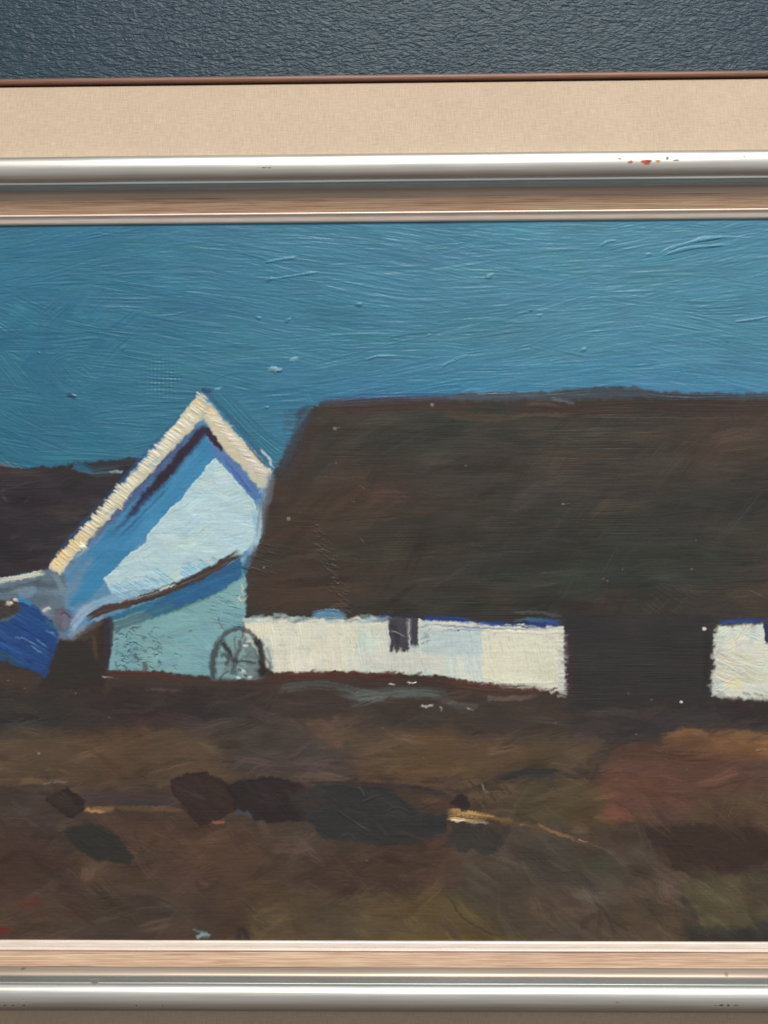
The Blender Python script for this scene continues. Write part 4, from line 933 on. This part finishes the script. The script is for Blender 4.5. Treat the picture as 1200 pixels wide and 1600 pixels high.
WALL_H = -78.0                                             # wall surface behind the canvas plane
a = np.array([W(-4400, -2400, WALL_H), W(5600, -2400, WALL_H), W(5600, 4500, WALL_H), W(-4400, 4500, WALL_H)])
wall = mesh_obj('wall', a, [[3, 2, 1, 0]], wallm)
wall['kind'] = 'structure'

# ------------------------------------------------------------------ the framed painting
XL, XR = -180.0, 1380.0
YT = float(i2p([600], [346.5])[1][0]); YB = float(i2p([600], [1470.5])[1][0])
pic = bpy.data.objects.new('framed_painting', None); col.objects.link(pic)
BASE = W(600, YB + 239, WALL_H + 1)
pic.location = BASE
pic['label'] = 'framed oil painting of white farm buildings under blue sky, hanging on dark wall'
pic['category'] = 'painting'
BASEv = np.array(BASE)


def loc(x, y, h):
    return np.stack([(x - 600) * PX, -h * PX, ZC + (800 - y) * PX], -1) - BASEv


def arc(cx, cz, rx, rz, a0, a1, n):
    t = np.radians(np.linspace(a0, a1, n))
    return [(cx + rx * math.cos(q), cz + rz * math.sin(q)) for q in t]


# profiles: (distance outward from the canvas opening, height above the canvas)
P_LIP = [(0, -3), (0, .6), (.8, 1.9), (2, 2.7), (7.6, 4.6), (8.6, 4.2), (9.4, 4.4), (10.2, 6.2)] + arc(12, 6.4, 1.9, 1.9, 160, 20, 7) + [(14.1, 5), (14.1, -3)]
P_SLIP = [(14.3, -4), (14.3, 6.4), (15, 7)] + [(15 + 19.5 * t, 7 + 9 * t) for t in np.linspace(.05, 1, 8)] + [(35, 15.4), (35, -4)]
P_SILV = [(35.2, -5), (35.2, 15.2)] + [(38, 15.8), (41, 16.8), (44, 18.2), (46.2, 20), (47.4, 22), (48.4, 25), (50.2, 31), (51.4, 34.4), (52.2, 35), (54.2, 35.1)] + \
         arc(75.4, 29.5, 21.4, 15.5, 158, 8, 36) + [(96.2, 27), (96.6, 22), (96.6, -5)]
P_LIN = [(96.9, -30)] + [(96.9, 17.0), (98, 17.6)] + [(98 + 128 * t, 17.6 - 42 * t - 3 * t * (1 - t)) for t in np.linspace(.04, 1, 14)] + [(226.6, -27), (226.6, -40)]
P_EDGE = [(229.4, -45), (229.4, -21), (230.2, -19.6), (231.9, -19)] + [(236.6, -19.6), (238.4, -21.4), (239, -24), (239, WALL_H + 1), (229.4, WALL_H + 1)]


def rail(name, prof, material, side, seed, label=None, amp=.25, closed=True):
    """one mitred length of a moulding"""
    pr = np.array(prof + prof[:1]) if closed else np.array(prof)
    long_ = 1 if side in 'tb' else 4
    Ltot = (XR - XL) if side in 'tb' else (YB - YT)
    n = int(Ltot / (1.5 * long_)) + 1
    t = np.linspace(0, 1, n)
    r = pr[:, 0][:, None]; z = pr[:, 1][:, None]
    rs = np.random.default_rng(seed)
    wv = vnoise(1, n, 1, 60, seed)[0] * amp + vnoise(1, n, 1, 14, seed + 1)[0] * amp * .35
    dr = (wv * (pr[:, 1] > 0)[:, None])
    if side == 't': x = (XL - r) + t[None] * (XR - XL + 2 * r); y = YT - (r + dr)
    if side == 'b': x = (XL - r) + t[None] * (XR - XL + 2 * r); y = YB + (r + dr)
    if side == 'l': y = (YT - r) + t[None] * (YB - YT + 2 * r); x = XL - (r + dr)
    if side == 'r': y = (YT - r) + t[None] * (YB - YT + 2 * r); x = XR + (r + dr)
    h = z + 0 * x
    v = loc(x, y, h).reshape(-1, 3)
    o = mesh_obj(name, v, grid_faces(len(pr), n, flip=side in 'tr'), material, pic)
    me = o.data
    along = (x if side in 'tb' else y) + seed * 977.
    s = np.r_[0, np.cumsum(np.hypot(*np.diff(pr, axis=0).T))][:, None] + 0 * x
    uv = me.uv_layers.new(name='UVMap')
    li = np.empty(len(me.loops), np.int32); me.loops.foreach_get('vertex_index', li)
    uvv = np.stack([along.ravel(), s.ravel()], -1)[li].astype(np.float32)
    uv.data.foreach_set('uv', uvv.ravel())
    me.set_sharp_from_angle(angle=math.radians(38))
    if label: o['label'] = label
    return o, x, y, h, r + 0 * x


def leaf(o, x, y, h, r, side):
    """silver leaf tone with its rubs and chips"""
    ny, nx = x.shape
    base = np.array([.79, .775, .74])
    c = np.ones((ny, nx, 4)); c[..., :3] = base
    c[..., :3] = np.where((r < 47)[..., None], np.array([.54, .44, .36]), c[..., :3]); c[..., 3] = np.where(r < 47, .5, .95)
    c[..., :3] = np.where(((r > 47) & (r < 52.3))[..., None], np.array([.46, .51, .52]), c[..., :3])  # teal fillet: reflection of the canvas's blue sky put into the leaf colour
    c[..., :3] *= (1 + .06 * vnoise(ny, nx, 6, 90, 5 + ord(side)))[..., None]
    spots = {'t': [(968, 247.5, 3, 2.2, (120, 150, 110)), (985, 253, 4, 2.2, (176, 96, 70)), (1009, 253.5, 8, 3.6, (190, 84, 62)), (1014, 251, 5, 2, (150, 60, 44)), (1028, 252, 3, 2.6, (196, 150, 96)), (1043, 247, 3.2, 2.6, (92, 104, 92)), (1056, 250, 5, 1.2, (84, 76, 66)), (1095, 247, 4, 1.2, (130, 120, 110)), (1163, 243.5, 2, 1.6, (110, 110, 96)), (413, 262, 3, 1.2, (96, 90, 80)), (421, 262.5, 3, 1.2, (96, 90, 80)), (994, 254, 3, 1.4, (220, 190, 130))],
             'b': [(147, 1534, 6, 4, (120, 118, 108)), (36, 1514, 4, 1.4, (110, 92, 76)), (20, 1571, 4, 1.6, (110, 100, 90)), (38, 1571, 4, 1.4, (90, 80, 72)), (7, 1571, 3, 1.4, (90, 80, 72)), (213, 1571, 2, 2, (90, 72, 64)), (254, 1571, 2.4, 2, (110, 90, 76)), (1127, 1571, 4, 2.0, (84, 60, 54)), (1138, 1571, 3, 1.8, (90, 70, 60)), (1150, 1571, 6, 1.3, (96, 84, 76)), (1118, 1571, 4, 1.2, (100, 84, 76)), (965, 1566, 4, 2, (130, 128, 118)), (1135, 1522, 3, 3, (150, 140, 116)), (36, 1562, 1.2, 5, (150, 140, 130))]}.get(side, [])
    if spots:
        # where each mark is seen from the camera, followed on to the moulding
        cx, cy, cz = CPOS
        d = np.stack([x - cx, -(y - cy), h - cz], -1)
        de = d @ _F; u = 600 + CAM_D * (d @ _R) / de; v_ = 800 - CAM_D * (d @ _U) / de
        nb = np.random.default_rng(3)
        for su, sv, ru, rv, cc in spots:
            q = np.hypot((u - su) / ru, (v_ - sv) / rv) + .35 * nb.normal(size=u.shape) * 0 + .3 * vnoise(ny, nx, 2, 3, int(su))
            k = np.clip((1.15 - q) * 3, 0, 1) * (r > 36)
            c[..., :3] = c[..., :3] * (1 - k[..., None]) + lin(cc) * k[..., None]
            c[..., 3] *= 1 - k
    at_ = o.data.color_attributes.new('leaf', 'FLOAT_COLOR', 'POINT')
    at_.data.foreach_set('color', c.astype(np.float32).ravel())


TOPNOTE = {'t': 'silver leaf moulding above the canvas, with a small red chip near its right end', 'b': 'silver leaf moulding below the canvas, with small dark rubs'}
for i, side in enumerate('tblr'):
    rail('inner_lip', P_LIP, lipm, side, 10 + i, amp=.12)
    rail('wood_slip', P_SLIP, slipm, side, 20 + i, amp=.15)
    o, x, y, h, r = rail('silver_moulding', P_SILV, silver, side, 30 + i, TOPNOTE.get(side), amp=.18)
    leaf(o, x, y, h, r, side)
    rail('linen_panel', P_LIN, linen, side, 40 + i, amp=.3)
    rail('edge_strip', P_EDGE, edgem, side, 50 + i, amp=.3)

# canvas: stretched cloth behind the paint skin
hx0, hx1, hy0, hy1 = X0 + 3, X1 - 3, Y0 + 2, Y1 - 2
b = np.array([(hx0, hy0, -5), (hx1, hy0, -5), (hx1, hy1, -5), (hx0, hy1, -5), (hx0, hy0, -13), (hx1, hy0, -13), (hx1, hy1, -13), (hx0, hy1, -13)], float)
canvas = mesh_obj('canvas', loc(b[:, 0], b[:, 1], b[:, 2]), [[3, 2, 1, 0], [4, 5, 6, 7], [0, 1, 5, 4], [1, 2, 6, 5], [2, 3, 7, 6], [3, 0, 4, 7]], backm, pic, smooth=False)

HSC = 1.0
rim = np.clip(np.minimum(np.minimum(YY - YT, YB - YY), np.minimum(XX - XL, XR - XX)) / 10, 0, 1)
hgt = np.clip(Hh, -1.5, 5) * (.25 + .75 * rim) * HSC - 1.6
full = loc(XX, YY, hgt).reshape(-1, 3).astype(np.float32)
pig = np.concatenate([C, RO[..., None]], -1).reshape(-1, 4).astype(np.float32)
# tidy the regions: every face takes the commonest id of a small window so no stray specks break off
reg = RG[:-1, :-1].copy()
for _ in range(3):
    pad = np.pad(reg, 4, mode='edge'); best = np.zeros(reg.shape); win = reg.copy()
    for k in range(12):
        m_ = (pad == k).astype(np.float32)
        cs = np.pad(m_.cumsum(0).cumsum(1), ((1, 0), (1, 0)))
        cnt = cs[9:, 9:] - cs[:-9, 9:] - cs[9:, :-9] + cs[:-9, :-9]
        g = cnt > best; best[g] = cnt[g]; win[g] = k
    reg = win
quad = grid_faces(NY, NX)
reg = reg.reshape(-1)
nrm = np.zeros((NY, NX, 3), np.float32)
gy, gx = np.gradient(hgt)
nrm[..., 0] = -gx; nrm[..., 1] = -1; nrm[..., 2] = gy
nrm /= np.linalg.norm(nrm, axis=-1, keepdims=True)
nrm = nrm.reshape(-1, 3)
fx = (np.arange((NY - 1) * (NX - 1)) % (NX - 1)) + X0
JOBS = [(SKY, None, 'painted_sky', 'thick blue sky with furrowed brush marks'), (ROOF, None, 'painted_roof', 'long dark brown thatched roof'), (WALL, (-999, 1000), 'painted_wall', 'long white wall with one small dark window'),
        (WALL, (1000, 9999), 'painted_wall', 'white wall right of the dark doorway'), (GABLE, None, 'painted_gable', 'pale blue gable face with a brown bow beneath'), (TRIM, None, 'painted_bargeboard', 'cream verge boards in short cross strokes'),
        (LOWALL, None, 'painted_wall', 'aqua wall below the gable'), (FIELD, None, 'painted_ground', 'dark brown ploughed ground'), (BARN, None, 'painted_barn', 'low barn with a dark purple roof'), (TUB, None, 'painted_tub', 'bright blue tub shape'),
        (WHEEL, None, 'painted_wheel', 'grey cart wheel leaning on the wall'), (DOOR, None, 'painted_doorway', 'wide dark doorway between the white walls'), (WINDOW, (-999, 900), 'painted_window', 'small dark window in two brush marks'), (WINDOW, (900, 9999), 'painted_window', 'dark blue window mark in the right white wall')]
for rid, rngx, name, lab in JOBS:
    sel = reg == rid
    if rngx: sel &= (fx >= rngx[0]) & (fx < rngx[1])
    if not sel.any(): continue
    q = quad[sel]
    used, inv = np.unique(q, return_inverse=True)
    o = mesh_obj(name, full[used], inv.reshape(-1, 4), paint, canvas)
    at_ = o.data.color_attributes.new('pigment', 'FLOAT_COLOR', 'POINT')
    at_.data.foreach_set('color', pig[used].ravel())
    o.data.normals_split_custom_set_from_vertices(nrm[used])    # neighbours shade as one skin of paint
    o['label'] = lab
